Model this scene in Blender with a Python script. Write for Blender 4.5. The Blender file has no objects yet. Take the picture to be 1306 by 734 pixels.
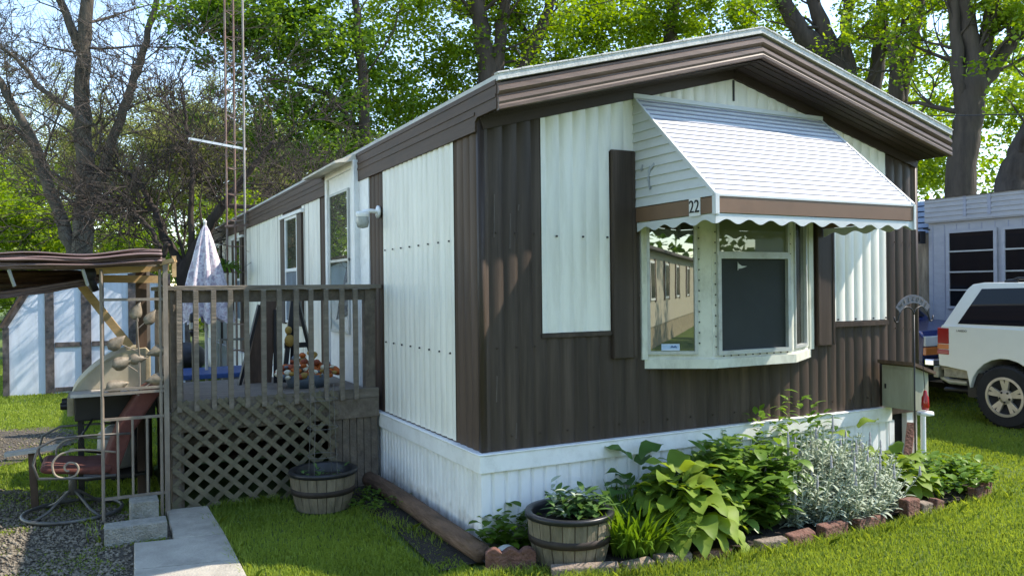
import bpy, math, random
import numpy as np
from mathutils import Vector, Matrix
random.seed(7); RNG = np.random.default_rng(11)
S = bpy.context.scene
COL = S.collection
R = math.radians
# ------------------------------------------------------------------ camera
CAM = np.array([-2.2003, -4.6825, 1.6983])
RT = np.array([0.8882, -0.4593, -0.0110]); UP = np.array([0.0105, -0.0037, 0.9999]); FW = np.array([0.4593, 0.8883, -0.0016])
cd = bpy.data.cameras.new('camera'); cam = bpy.data.objects.new('camera', cd); COL.objects.link(cam)
cam.matrix_world = Matrix(((RT[0], UP[0], -FW[0], CAM[0]), (RT[1], UP[1], -FW[1], CAM[1]), (RT[2], UP[2], -FW[2], CAM[2]), (0, 0, 0, 1)))
cd.sensor_width = 36; cd.lens = 28.10; cd.clip_start = 0.05; cd.clip_end = 2000
S.camera = cam
# ------------------------------------------------------------------ sky + sun
SUN = Vector((3.3, -1.0, 3.75)).normalized()
w = bpy.data.worlds.new('World'); S.world = w; w.use_nodes = True
nt = w.node_tree; nt.nodes.clear()
sky = nt.nodes.new('ShaderNodeTexSky'); sky.sky_type = 'NISHITA'; sky.sun_disc = False
sky.sun_elevation = math.asin(SUN.z); sky.sun_rotation = math.atan2(SUN.x, SUN.y)
sky.air_density = 1.0; sky.dust_density = 0.0; sky.ozone_density = 2.6
bg = nt.nodes.new('ShaderNodeBackground'); bg.inputs['Strength'].default_value = 0.15
ow = nt.nodes.new('ShaderNodeOutputWorld')
nt.links.new(sky.outputs[0], bg.inputs[0]); nt.links.new(bg.outputs[0], ow.inputs[0])
sl = bpy.data.lights.new('sun', 'SUN'); sl.energy = 2.4; sl.angle = R(0.55); sl.color = (1, 0.97, 0.92)
so = bpy.data.objects.new('sun', sl); COL.objects.link(so); so.rotation_euler = SUN.to_track_quat('Z', 'Y').to_euler()
S.view_settings.view_transform = 'Standard'; S.view_settings.look = 'None'
S.view_settings.exposure = 1.72; S.view_settings.gamma = 1
S.view_settings.use_white_balance = True; S.view_settings.white_balance_temperature = 7300; S.view_settings.white_balance_tint = 12
S.render.engine = 'CYCLES'
S.cycles.max_bounces = 8; S.cycles.transparent_max_bounces = 16

# ------------------------------------------------------------------ materials
def new_mat(name):
    m = bpy.data.materials.new(name); m.use_nodes = True
    return m, m.node_tree, m.node_tree.nodes['Principled BSDF']
def mat(name, col, rough=0.6, metal=0.0, var=0.25, scale=(6, 6, 6), spec=0.4, bump=0.0, bscale=None, dirt=None, dirt_amt=0.4, dscale=(3, 3, 3)):
    m, t, b = new_mat(name); L = t.links
    tc = t.nodes.new('ShaderNodeTexCoord'); mp = t.nodes.new('ShaderNodeMapping'); mp.inputs['Scale'].default_value = scale
    L.new(tc.outputs['Object'], mp.inputs[0])
    n = t.nodes.new('ShaderNodeTexNoise'); n.inputs['Scale'].default_value = 1; n.inputs['Detail'].default_value = 6; n.inputs['Roughness'].default_value = .65
    L.new(mp.outputs[0], n.inputs[0])
    r = t.nodes.new('ShaderNodeValToRGB'); L.new(n.outputs[0], r.inputs[0])
    c = np.array(col[:3])
    r.color_ramp.elements[0].position = .3; r.color_ramp.elements[0].color = (*np.clip(c * (1 - var), 0, 1), 1)
    r.color_ramp.elements[1].position = .7; r.color_ramp.elements[1].color = (*np.clip(c * (1 + var), 0, 1), 1)
    out = r.outputs[0]
    if dirt is not None:
        mp2 = t.nodes.new('ShaderNodeMapping'); mp2.inputs['Scale'].default_value = dscale; L.new(tc.outputs['Object'], mp2.inputs[0])
        n2 = t.nodes.new('ShaderNodeTexNoise'); n2.inputs['Detail'].default_value = 8; n2.inputs['Scale'].default_value = 1; n2.inputs['Roughness'].default_value = .7
        L.new(mp2.outputs[0], n2.inputs[0])
        r2 = t.nodes.new('ShaderNodeValToRGB'); r2.color_ramp.elements[0].position = .48; r2.color_ramp.elements[1].position = .72
        r2.color_ramp.elements[0].color = (0, 0, 0, 1); r2.color_ramp.elements[1].color = (dirt_amt,) * 3 + (1,)
        L.new(n2.outputs[0], r2.inputs[0])
        mx = t.nodes.new('ShaderNodeMix'); mx.data_type = 'RGBA'
        L.new(r2.outputs[0], mx.inputs[0]); L.new(out, mx.inputs[6]); mx.inputs[7].default_value = (*dirt, 1)
        out = mx.outputs[2]
    L.new(out, b.inputs['Base Color'])
    b.inputs['Roughness'].default_value = rough; b.inputs['Metallic'].default_value = metal
    b.inputs['Specular IOR Level'].default_value = spec
    if bump:
        nb = t.nodes.new('ShaderNodeTexNoise'); nb.inputs['Detail'].default_value = 5
        mb_ = t.nodes.new('ShaderNodeMapping'); mb_.inputs['Scale'].default_value = bscale or tuple(3 * s for s in scale)
        nb.inputs['Scale'].default_value = 1
        L.new(tc.outputs['Object'], mb_.inputs[0]); L.new(mb_.outputs[0], nb.inputs[0])
        bp = t.nodes.new('ShaderNodeBump'); bp.inputs['Strength'].default_value = bump; bp.inputs['Distance'].default_value = .02
        L.new(nb.outputs[0], bp.inputs['Height']); L.new(bp.outputs[0], b.inputs['Normal'])
    return m
def leafmat(name, c0, c1, trans=0.45, rough=0.5, spec=0.3, nscale=1.2):
    m, t, b = new_mat(name); L = t.links
    g = t.nodes.new('ShaderNodeNewGeometry'); r = t.nodes.new('ShaderNodeValToRGB')
    tc = t.nodes.new('ShaderNodeTexCoord'); n = t.nodes.new('ShaderNodeTexNoise'); n.inputs['Scale'].default_value = nscale; n.inputs['Detail'].default_value = 3
    L.new(tc.outputs['Object'], n.inputs[0])
    ad = t.nodes.new('ShaderNodeMath'); ad.operation = 'MULTIPLY_ADD'; L.new(g.outputs['Random Per Island'], ad.inputs[0]); ad.inputs[1].default_value = .5
    sc = t.nodes.new('ShaderNodeMath'); sc.operation = 'MULTIPLY_ADD'; L.new(n.outputs[0], sc.inputs[0]); sc.inputs[1].default_value = 1.6; sc.inputs[2].default_value = -.55
    L.new(sc.outputs[0], ad.inputs[2]); L.new(ad.outputs[0], r.inputs[0])
    r.color_ramp.elements[0].color = (*c0, 1); r.color_ramp.elements[1].color = (*c1, 1)
    L.new(r.outputs[0], b.inputs['Base Color']); b.inputs['Roughness'].default_value = rough; b.inputs['Specular IOR Level'].default_value = spec
    if trans:
        tr = t.nodes.new('ShaderNodeBsdfTranslucent'); mx = t.nodes.new('ShaderNodeMixShader'); mx.inputs[0].default_value = trans
        hs = t.nodes.new('ShaderNodeHueSaturation'); hs.inputs['Value'].default_value = 1.3; hs.inputs['Saturation'].default_value = 1.1; hs.inputs['Hue'].default_value = .485
        L.new(r.outputs[0], hs.inputs['Color']); L.new(hs.outputs[0], tr.inputs[0])
        L.new(b.outputs[0], mx.inputs[1]); L.new(tr.outputs[0], mx.inputs[2])
        L.new(mx.outputs[0], t.nodes['Material Output'].inputs[0])
    return m
def glassmat(name, tint=(.02, .025, .022), refl=.35):
    m, t, b = new_mat(name); L = t.links
    b.inputs['Base Color'].default_value = (*tint, 1); b.inputs['Roughness'].default_value = .35; b.inputs['Specular IOR Level'].default_value = .1
    gl = t.nodes.new('ShaderNodeBsdfGlossy'); gl.inputs['Roughness'].default_value = .012; gl.inputs['Color'].default_value = (.72, .76, .72, 1)
    tc = t.nodes.new('ShaderNodeTexCoord'); n = t.nodes.new('ShaderNodeTexNoise'); n.inputs['Scale'].default_value = 2.2; L.new(tc.outputs['Object'], n.inputs[0])
    bp = t.nodes.new('ShaderNodeBump'); bp.inputs['Strength'].default_value = .012; bp.inputs['Distance'].default_value = .02
    L.new(n.outputs[0], bp.inputs['Height']); L.new(bp.outputs[0], gl.inputs['Normal'])
    mx = t.nodes.new('ShaderNodeMixShader'); mx.inputs[0].default_value = refl
    L.new(b.outputs[0], mx.inputs[1]); L.new(gl.outputs[0], mx.inputs[2]); L.new(mx.outputs[0], t.nodes['Material Output'].inputs[0])
    return m
M = {}
M['brown'] = mat('brown_siding', (.056, .04, .031), .5, var=.38, scale=(9, 9, .6), dirt=(.17, .12, .09), dirt_amt=.5, dscale=(13, 13, .5), spec=.25)
M['brownbounce'] = mat('bounce_lit_brown_siding', (.105, .07, .052), .6, var=.3, scale=(9, 9, .6), dirt=(.06, .042, .032), dirt_amt=.5, dscale=(9, 9, .8), spec=.2)  # siding brown made lighter and warmer: bounce light put into the colour
M['fascia'] = mat('brown_fascia', (.15, .1, .077), .48, var=.25, scale=(1.5, 1.5, 30), dirt=(.04, .028, .022), dirt_amt=.65, dscale=(2, 2, 40), spec=.3)
M['sidefascia'] = mat('brown_side_fascia', (.09, .055, .038), .65, var=.3, scale=(3, 1.2, 25), dirt=(.05, .04, .035), dirt_amt=.6, dscale=(6, 4, 9))
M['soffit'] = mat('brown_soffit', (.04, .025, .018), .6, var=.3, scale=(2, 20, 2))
M['white'] = mat('white_siding', (.84, .82, .73), .45, var=.06, scale=(8, 8, 1), dirt=(.45, .42, .34), dirt_amt=.4, dscale=(7, 7, .9), spec=.5)
M['skirt'] = mat('white_skirting', (.9, .9, .88), .45, var=.05, scale=(6, 6, 1), dirt=(.45, .43, .38), dirt_amt=.35, dscale=(6, 6, 2))
def splash(m):
    t = m.node_tree; L = t.links; b = t.nodes['Principled BSDF']; src = b.inputs['Base Color'].links[0].from_socket
    tc = t.nodes.new('ShaderNodeTexCoord'); sp = t.nodes.new('ShaderNodeSeparateXYZ'); L.new(tc.outputs['Object'], sp.inputs[0])
    n = t.nodes.new('ShaderNodeTexNoise'); n.inputs['Scale'].default_value = 9; n.inputs['Detail'].default_value = 8; L.new(tc.outputs['Object'], n.inputs[0])
    a = t.nodes.new('ShaderNodeMath'); a.operation = 'MULTIPLY_ADD'; L.new(n.outputs[0], a.inputs[0]); a.inputs[1].default_value = -.34; L.new(sp.outputs[2], a.inputs[2])
    r = t.nodes.new('ShaderNodeMapRange'); L.new(a.outputs[0], r.inputs[0]); r.inputs[1].default_value = -.16; r.inputs[2].default_value = .02; r.inputs[3].default_value = .75; r.inputs[4].default_value = 0
    mx = t.nodes.new('ShaderNodeMix'); mx.data_type = 'RGBA'; L.new(r.outputs[0], mx.inputs[0]); L.new(src, mx.inputs[6]); mx.inputs[7].default_value = (.2, .16, .11, 1); L.new(mx.outputs[2], b.inputs['Base Color'])
splash(M['skirt'])
M['trim'] = mat('white_trim', (.88, .88, .85), .45, var=.05, dirt=(.4, .38, .32), dirt_amt=.3, dscale=(8, 8, 8))
M['bay'] = mat('bay_trim', (.66, .66, .56), .5, var=.08, dirt=(.3, .28, .2), dirt_amt=.5, dscale=(9, 9, 5))
M['alu'] = mat('aluminium', (.5, .52, .5), .4, metal=.3, var=.12, dirt=(.2, .18, .15), dirt_amt=.5, dscale=(12, 12, 12))
M['awning'] = mat('white_awning', (.62, .64, .64), .4, var=.04, dirt=(.5, .5, .46), dirt_amt=.25, dscale=(2, 9, 9))
M['tan'] = mat('brown_band', (.2, .115, .07), .45, var=.12, dirt=(.1, .06, .04), dirt_amt=.3)
M['roof'] = mat('roof_edge', (.55, .54, .51), .7, var=.18, scale=(14, 5, 14), bump=.2)
M['black'] = mat('black', (.015, .015, .017), .45, var=.3)
M['dark'] = mat('dark_inside', (.01, .01, .01), .9)
M['screen'] = mat('insect_screen', (.022, .026, .025), .7, var=.15)
M['glass'] = glassmat('window_glass', (.035, .04, .035), .42); M['glass2'] = glassmat('upper_glass', (.15, .17, .1), .12); M['doorglass'] = glassmat('door_glass', (.03, .05, .02), .6)
M['carglass'] = glassmat('tinted_glass', (.002, .003, .006), .03)
M['blind'] = mat('blind', (.2, .23, .12), .6)
M['deck'] = mat('weathered_wood', (.16, .13, .1), .85, var=.35, scale=(12, 12, 12), bump=.5, dirt=(.07, .06, .05), dirt_amt=.7, dscale=(9, 9, 4))
M['deckrail'] = mat('weathered_rail', (.19, .16, .125), .85, var=.3, scale=(3, 20, 20), bump=.4, dirt=(.1, .085, .07), dirt_amt=.6)
M['lattice'] = mat('mossy_lattice', (.14, .12, .08), .9, var=.3, scale=(10, 10, 10), bump=.4, dirt=(.1, .11, .06), dirt_amt=.7)
M['barrel'] = mat('barrel_stave', (.2, .165, .115), .9, var=.35, scale=(14, 14, 3), bump=.8, dirt=(.1, .09, .06), dirt_amt=.7, dscale=(9, 9, 3))
M['hoop'] = mat('barrel_hoop', (.03, .021, .016), .7, var=.4, scale=(10, 10, 10))
M['blackpl'] = mat('black_plastic', (.02, .02, .022), .35, var=.25)
M['soil'] = mat('soil', (.035, .027, .02), 1, var=.5, scale=(30, 30, 30), bump=1)
M['timber'] = mat('landscape_timber', (.16, .095, .06), .9, var=.4, scale=(14, 3, 14), bump=1.0, dirt=(.06, .045, .03), dirt_amt=.6)
M['brick'] = mat('red_edging', (.17, .08, .058), .9, var=.4, scale=(14, 14, 14), bump=1.0, dirt=(.16, .13, .09), dirt_amt=.5, dscale=(10, 10, 10))
M['rock'] = mat('tan_edging', (.22, .17, .13), .9, var=.3, scale=(14, 14, 14), bump=1.0)
M['concrete'] = mat('concrete', (.38, .35, .29), .95, var=.2, scale=(5, 5, 5), bump=.5, bscale=(60, 60, 60), dirt=(.17, .16, .13), dirt_amt=.6, dscale=(3, 3, 3))
M['block'] = mat('concrete_block', (.3, .29, .25), .95, var=.25, scale=(20, 20, 20), bump=.9, bscale=(70, 70, 70), dirt=(.15, .15, .1), dirt_amt=.6, dscale=(6, 6, 6))
M['post'] = mat('gazebo_metal', (.24, .2, .16), .55, var=.25, scale=(10, 10, 5), dirt=(.12, .08, .05), dirt_amt=.5)
M['leafmetal'] = mat('metal_leaf', (.22, .18, .13), .5, var=.5, scale=(20, 20, 20))
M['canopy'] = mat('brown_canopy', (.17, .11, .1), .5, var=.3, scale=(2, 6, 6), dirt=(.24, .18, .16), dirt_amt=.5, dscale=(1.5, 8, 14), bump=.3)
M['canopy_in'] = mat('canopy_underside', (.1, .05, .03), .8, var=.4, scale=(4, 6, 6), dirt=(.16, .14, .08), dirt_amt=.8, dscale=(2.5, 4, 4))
M['newwood'] = mat('pale_wood', (.5, .33, .16), .7, var=.3, scale=(3, 14, 14))
M['oldwood'] = mat('dark_wood', (.1, .065, .045), .85, var=.5, scale=(10, 10, 2))
M['shedwhite'] = mat('shed_panel', (.62, .68, .76), .7, var=.07, scale=(8, 8, 1), dirt=(.35, .38, .42), dirt_amt=.5, dscale=(7, 7, 1.2))
M['shedtrim'] = mat('shed_batten', (.1, .085, .08), .9, var=.7, scale=(10, 10, 9))
M['cushion'] = mat('red_cushion', (.13, .045, .035), .9, var=.3, scale=(10, 10, 10))
M['ironmetal'] = mat('grey_iron', (.13, .125, .115), .5, metal=.3, var=.3)
M['scroll'] = mat('cream_scroll', (.3, .25, .19), .5, var=.2)
M['grillid'] = mat('grill_lid', (.42, .36, .24), .5, var=.2, scale=(6, 6, 6), dirt=(.12, .1, .07), dirt_amt=.7, dscale=(5, 5, 5))
M['whitewood'] = mat('white_board', (.5, .47, .42), .8, var=.2)
M['umb'] = None
M['blue'] = mat('blue_plastic', (.025, .07, .22), .4, var=.2)
M['rust'] = mat('rusty_steel', (.17, .1, .075), .7, var=.5, scale=(8, 8, 3), dirt=(.3, .3, .29), dirt_amt=.6)
M['rustpale'] = mat('pale_rusty_steel', (.3, .27, .24), .6, var=.4, scale=(8, 8, 3), dirt=(.17, .08, .05), dirt_amt=.8, dscale=(6, 6, 3)); M['antenna'] = mat('antenna_alu', (.55, .56, .55), .35, metal=.4)
M['nb'] = mat('grey_lavender_siding', (.4, .4, .415), .6, var=.08, scale=(4, 4, 14), dirt=(.28, .29, .34), dirt_amt=.5, dscale=(4, 4, 4))
M['nbdark'] = mat('grey_streaks', (.33, .34, .4), .6, var=.1)
M['bluesiding'] = mat('blue_slats', (.25, .34, .5), .6, var=.12)
M['ply'] = mat('weathered_plywood', (.3, .23, .15), .9, var=.45, scale=(14, 14, 2.2), dirt=(.14, .13, .11), dirt_amt=.8, dscale=(6, 6, 1))
M['jeep'] = mat('cream_car_paint', (.78, .79, .7), .25, var=.02, spec=.6)
M['jeep2'] = mat('dirty_bumper_metal', (.33, .3, .22), .6, var=.4, scale=(12, 12, 12))
M['tyre'] = mat('tyre', (.02, .02, .02), .85, var=.3)
M['rim'] = mat('alloy_rim', (.5, .45, .36), .4, metal=.4, var=.2)
M['redlamp'] = mat('red_lens', (.35, .008, .006), .15, var=.1, spec=.7); M['amber'] = mat('amber_lens', (.6, .16, .02), .15, var=.1, spec=.7); M['clearlens'] = mat('clear_lens', (.6, .6, .55), .1, var=.1)
M['navy'] = mat('navy_paint', (.008, .018, .09), .2, var=.1, spec=.6); M['chrome'] = mat('chrome', (.7, .7, .72), .12, metal=1, var=.05)
M['bark'] = mat('grey_bark', (.095, .08, .062), .95, var=.45, scale=(6, 6, 1.2), bump=1.0, bscale=(22, 22, 4))
M['barkd'] = mat('dark_bark', (.055, .043, .034), .95, var=.45, scale=(6, 6, 1.2), bump=.8)
M['barkm'] = mat('maple_bark', (.07, .055, .042), .95, var=.4, scale=(5, 5, 1), bump=1.0, bscale=(20, 20, 3))
M['leafA'] = leafmat('maple_leaf', (.08, .155, .016), (.25, .37, .035), trans=.55)
M['leafB'] = leafmat('bright_leaf', (.11, .2, .018), (.28, .4, .045), trans=.55)
M['leafC'] = leafmat('dark_leaf', (.055, .125, .018), (.17, .29, .035), trans=.55)
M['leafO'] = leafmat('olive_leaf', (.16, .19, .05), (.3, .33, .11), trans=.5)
M['grassm'] = leafmat('grass_blade', (.13, .21, .03), (.33, .42, .07), trans=.4, nscale=.8)
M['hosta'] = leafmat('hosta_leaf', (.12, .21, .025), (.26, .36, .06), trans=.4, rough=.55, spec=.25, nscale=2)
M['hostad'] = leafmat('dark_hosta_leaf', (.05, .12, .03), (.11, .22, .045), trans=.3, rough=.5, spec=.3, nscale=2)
M['peony'] = leafmat('peony_leaf', (.08, .17, .03), (.2, .33, .05), trans=.4, rough=.38, spec=.5, nscale=3)
M['lily'] = leafmat('lily_leaf', (.07, .16, .02), (.2, .33, .04), trans=.4, rough=.4, nscale=3)
M['lamb'] = leafmat('silver_leaf', (.3, .36, .26), (.5, .56, .44), trans=.2, rough=.8, nscale=4)
M['lambfl'] = mat('purple_spike', (.4, .38, .4), .9, var=.35, scale=(60, 60, 60))
M['potplant'] = leafmat('pot_leaf', (.04, .1, .03), (.12, .22, .05), trans=.3, nscale=6)
M['stem'] = mat('stem', (.15, .2, .07), .8)
M['lawn'] = mat('lawn_earth', (.08, .12, .02), 1, var=.5, scale=(2, 2, 2), bump=.5, dirt=(.07, .1, .02), dirt_amt=.8, dscale=(.5, .5, .5))
M['gravelbase'] = mat('gravel_base', (.1, .085, .065), 1, var=.5, scale=(40, 40, 40), bump=1)
M['stone'] = leafmat('gravel_stone', (.1, .083, .06), (.27, .235, .18), trans=0, rough=.9, nscale=9)
M['orange'] = mat('orange_petal', (.5, .12, .02), .7, var=.3); M['cream'] = mat('cream_gourd', (.7, .68, .52), .6, var=.1); M['slate'] = mat('slate_blue', (.12, .16, .2), .6, var=.2)
M['ochre'] = mat('ochre', (.35, .22, .05), .7, var=.3); M['rustred'] = mat('rust_red', (.3, .07, .03), .7, var=.3)
M['cabinet'] = mat('grey_green_wood', (.33, .33, .25), .8, var=.15, scale=(12, 12, 2), dirt=(.2, .2, .13), dirt_amt=.5)
M['paleglass'] = mat('frosted_glass', (.4, .42, .4), .25, var=.2, scale=(30, 30, 30))
M['number'] = mat('number_plate', (.75, .75, .73), .5, var=.05); M['ink'] = mat('ink_black', (.01, .01, .01), .6)
M['sticker'] = mat('blue_sticker', (.4, .55, .75), .5, var=.15); M['stickerw'] = mat('white_sticker', (.75, .8, .85), .5, var=.05); M['stickerb'] = mat('sticker_mark', (.05, .12, .3), .5)
M['cream_home'] = mat('cream_home', (.5, .44, .33), .7, var=.08, scale=(3, 3, 3)); M['homeroof'] = mat('home_roof', (.13, .11, .1), .9)
def umbmat():
    m, t, b = new_mat('umbrella_print'); L = t.links
    tc = t.nodes.new('ShaderNodeTexCoord'); n = t.nodes.new('ShaderNodeTexNoise'); n.inputs['Scale'].default_value = 17; n.inputs['Detail'].default_value = 6
    L.new(tc.outputs['Object'], n.inputs[0]); r = t.nodes.new('ShaderNodeValToRGB'); L.new(n.outputs[0], r.inputs[0]); e = r.color_ramp
    e.elements[0].position = .4; e.elements[0].color = (.4, .34, .4, 1); e.elements[1].position = .62; e.elements[1].color = (.5, .4, .44, 1)
    x = e.elements.new(.5); x.color = (.72, .69, .7, 1); L.new(r.outputs[0], b.inputs['Base Color']); b.inputs['Roughness'].default_value = .85
    return m
M['umb'] = umbmat()

# ------------------------------------------------------------------ mesh helpers
class MB:
    def __init__(s): s.v = []; s.f = []
    def add(s, vs, fs):
        o = len(s.v); s.v += [tuple(map(float, p)) for p in vs]; s.f += [tuple(i + o for i in f) for f in fs]; return s
    def box(s, a, b):
        x0, y0, z0 = a; x1, y1, z1 = b
        s.add([(x0, y0, z0), (x1, y0, z0), (x1, y1, z0), (x0, y1, z0), (x0, y0, z1), (x1, y0, z1), (x1, y1, z1), (x0, y1, z1)],
              [(0, 3, 2, 1), (4, 5, 6, 7), (0, 1, 5, 4), (1, 2, 6, 5), (2, 3, 7, 6), (3, 0, 4, 7)]); return s
    def bar(s, p, q, w, h, up=(0, 0, 1)):
        p = Vector(p); q = Vector(q); d = (q - p).normalized(); u = Vector(up)
        if abs(d.dot(u)) > .98: u = Vector((0, 1, 0))
        r = d.cross(u).normalized(); u = r.cross(d).normalized(); r = r * w / 2; u = u * h / 2
        s.add([p - r - u, p + r - u, p + r + u, p - r + u, q - r - u, q + r - u, q + r + u, q - r + u],
              [(0, 1, 2, 3), (7, 6, 5, 4), (0, 4, 5, 1), (1, 5, 6, 2), (2, 6, 7, 3), (3, 7, 4, 0)]); return s
    def tube(s, pts, rad, n=8, cap=True):
        pts = [Vector(p) for p in pts]; k = len(pts)
        if not hasattr(rad, '__len__'): rad = [rad] * k
        o = len(s.v); prev = None
        for i, p in enumerate(pts):
            d = (pts[min(i + 1, k - 1)] - pts[max(i - 1, 0)])
            if d.length < 1e-9: d = Vector((0, 0, 1))
            d.normalize()
            if prev is None: a = d.orthogonal().normalized()
            else:
                a = prev - d * prev.dot(d); a = a.normalized() if a.length > 1e-6 else d.orthogonal().normalized()
            prev = a; b = d.cross(a)
            for j in range(n):
                t = 2 * math.pi * j / n; s.v.append(tuple(p + (a * math.cos(t) + b * math.sin(t)) * rad[i]))
        for i in range(k - 1):
            for j in range(n):
                s.f.append((o + i * n + j, o + i * n + (j + 1) % n, o + (i + 1) * n + (j + 1) % n, o + (i + 1) * n + j))
        if cap and n > 3:
            s.f.append(tuple(o + j for j in range(n))[::-1]); s.f.append(tuple(o + (k - 1) * n + j for j in range(n)))
        return s
    def lathe(s, prof, c, n=32, axis='z'):
        o = len(s.v); k = len(prof)
        for r_, h in prof:
            for j in range(n):
                t = 2 * math.pi * j / n; a, b = r_ * math.cos(t), r_ * math.sin(t)
                if axis == 'z': s.v.append((c[0] + a, c[1] + b, c[2] + h))
                elif axis == 'x': s.v.append((c[0] + h, c[1] + a, c[2] + b))
                else: s.v.append((c[0] + a, c[1] + h, c[2] + b))
        for i in range(k - 1):
            for j in range(n): s.f.append((o + i * n + j, o + i * n + (j + 1) % n, o + (i + 1) * n + (j + 1) % n, o + (i + 1) * n + j))
        return s
    def ball(s, c, r, n=10, m=7):
        rr = r if hasattr(r, '__len__') else (r, r, r)
        o = len(s.v)
        for i in range(m + 1):
            a = math.pi * i / m
            for j in range(n):
                t = 2 * math.pi * j / n; s.v.append((c[0] + rr[0] * math.sin(a) * math.cos(t), c[1] + rr[1] * math.sin(a) * math.sin(t), c[2] + rr[2] * math.cos(a)))
        for i in range(m):
            for j in range(n): s.f.append((o + i * n + j, o + (i + 1) * n + j, o + (i + 1) * n + (j + 1) % n, o + i * n + (j + 1) % n))
        return s
    def prism(s, poly, fn, t0, t1):
        n = len(poly); o = len(s.v)
        for t in (t0, t1):
            for a, b in poly: s.v.append(tuple(fn(a, b, t)))
        s.f.append(tuple(range(o, o + n))[::-1]); s.f.append(tuple(range(o + n, o + 2 * n)))
        for i in range(n): s.f.append((o + i, o + (i + 1) % n, o + n + (i + 1) % n, o + n + i))
        return s
    def build(s, name, m, parent=None, smooth=False, local=False, bevel=0):
        me = bpy.data.meshes.new(name); vs = s.v
        if parent is not None and not local:
            r = parent
            while r.parent: r = r.parent
            L = r.location; vs = [(a - L.x, b - L.y, c - L.z) for a, b, c in vs]
        me.from_pydata(vs, [], s.f); me.materials.append(m); me.update()
        if smooth: me.polygons.foreach_set('use_smooth', [True] * len(me.polygons))
        o = bpy.data.objects.new(name, me); COL.objects.link(o)
        if parent is not None: o.parent = parent
        if bevel:
            bv = o.modifiers.new('bevel', 'BEVEL'); bv.width = bevel; bv.segments = 2; bv.limit_method = 'ANGLE'
        return o
def dots(name, m, parent, cs, r_):
    first = None; rt = parent
    while rt.parent: rt = rt.parent
    for c in cs:
        if first is None: first = MB().box((-r_[0], -r_[1], -r_[2]), r_).build(name, m, parent, local=True); o = first
        else: o = first.copy(); COL.objects.link(o); o.parent = parent
        o.location = Vector(c) - rt.location
def npmesh(name, V, F, m, parent=None, smooth=False, off=(0, 0, 0)):
    """V (n,3), F (k,c) constant-size faces"""
    V = np.asarray(V, dtype=np.float32) - np.array(off, dtype=np.float32); F = np.asarray(F, dtype=np.int32); k, c = F.shape
    me = bpy.data.meshes.new(name); me.vertices.add(len(V)); me.vertices.foreach_set('co', V.ravel())
    me.loops.add(k * c); me.loops.foreach_set('vertex_index', F.ravel())
    me.polygons.add(k); me.polygons.foreach_set('loop_start', np.arange(0, k * c, c, dtype=np.int32)); me.polygons.foreach_set('loop_total', np.full(k, c, dtype=np.int32))
    if smooth: me.polygons.foreach_set('use_smooth', np.ones(k, dtype=bool))
    me.update(calc_edges=True); me.materials.append(m)
    o = bpy.data.objects.new(name, me); COL.objects.link(o)
    if parent is not None: o.parent = parent
    return o
def thing(name, label, cat, loc=(0, 0, 0), rz=0, group=None):
    o = bpy.data.objects.new(name, None); COL.objects.link(o); o.location = loc; o.rotation_euler = (0, 0, rz)
    o.empty_display_size = .2; o['label'] = label; o['category'] = cat
    if group: o['group'] = group
    return o
def tag(o, label, cat, group=None, kind=None):
    o['label'] = label; o['category'] = cat
    if group: o['group'] = group
    if kind: o['kind'] = kind
    return o
def lab(o, label): o['label'] = label; return o
def struct(o): o['kind'] = 'structure'; return o
def copy_tree(o, parent=None):
    c = o.copy(); COL.objects.link(c)
    if parent: c.parent = parent
    for ch in list(o.children): copy_tree(ch, c)
    return c
def text_mesh(name, txt, size, m, mw, parent, depth=.002):
    cu = bpy.data.curves.new(name, 'FONT'); cu.body = txt; cu.size = size; cu.extrude = depth; cu.align_x = 'CENTER'; cu.align_y = 'CENTER'
    t = bpy.data.objects.new('tmp', cu); COL.objects.link(t)
    dg = bpy.context.evaluated_depsgraph_get(); me = bpy.data.meshes.new_from_object(t.evaluated_get(dg)); bpy.data.objects.remove(t)
    me.transform(mw); r = parent
    while r.parent: r = r.parent
    me.transform(Matrix.Translation(-r.location)); me.materials.clear(); me.materials.append(m)
    o = bpy.data.objects.new(name, me); COL.objects.link(o); o.parent = parent; return o
def P(u, v, depth):
    """world point seen at photo pixel (u, v) and at this many metres in front of the lens"""
    return Vector(CAM + (FW + RT * (u - 653) / 1019.55 - UP * (v - 367) / 1019.55) * depth)

# ------------------------------------------------------------------ ground
W = 4.27; D = .31; ZW = .63; ZS = 2.78; ZT = 2.98; PK = .56; YL = 14.4; HX = W / 2
g = MB()
N = 90
xs = np.concatenate([[-300, -120, -60], np.linspace(-30, 30, N), [60, 120, 300]]); ys = np.concatenate([[-300, -120, -60], np.linspace(-28, 45, N), [80, 150, 400]])
V = []
for y in ys:
    for x in xs: V.append((x, y, -.012 + .012 * math.sin(x * 1.7 + y) * math.cos(y * 1.3) * (1 if abs(x) < 30 and abs(y) < 40 else 0)))
nx = len(xs); F = [(j * nx + i, j * nx + i + 1, (j + 1) * nx + i + 1, (j + 1) * nx + i) for j in range(len(ys) - 1) for i in range(nx - 1)]
struct(npmesh('ground', V, F, M['lawn'], smooth=True))
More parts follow.
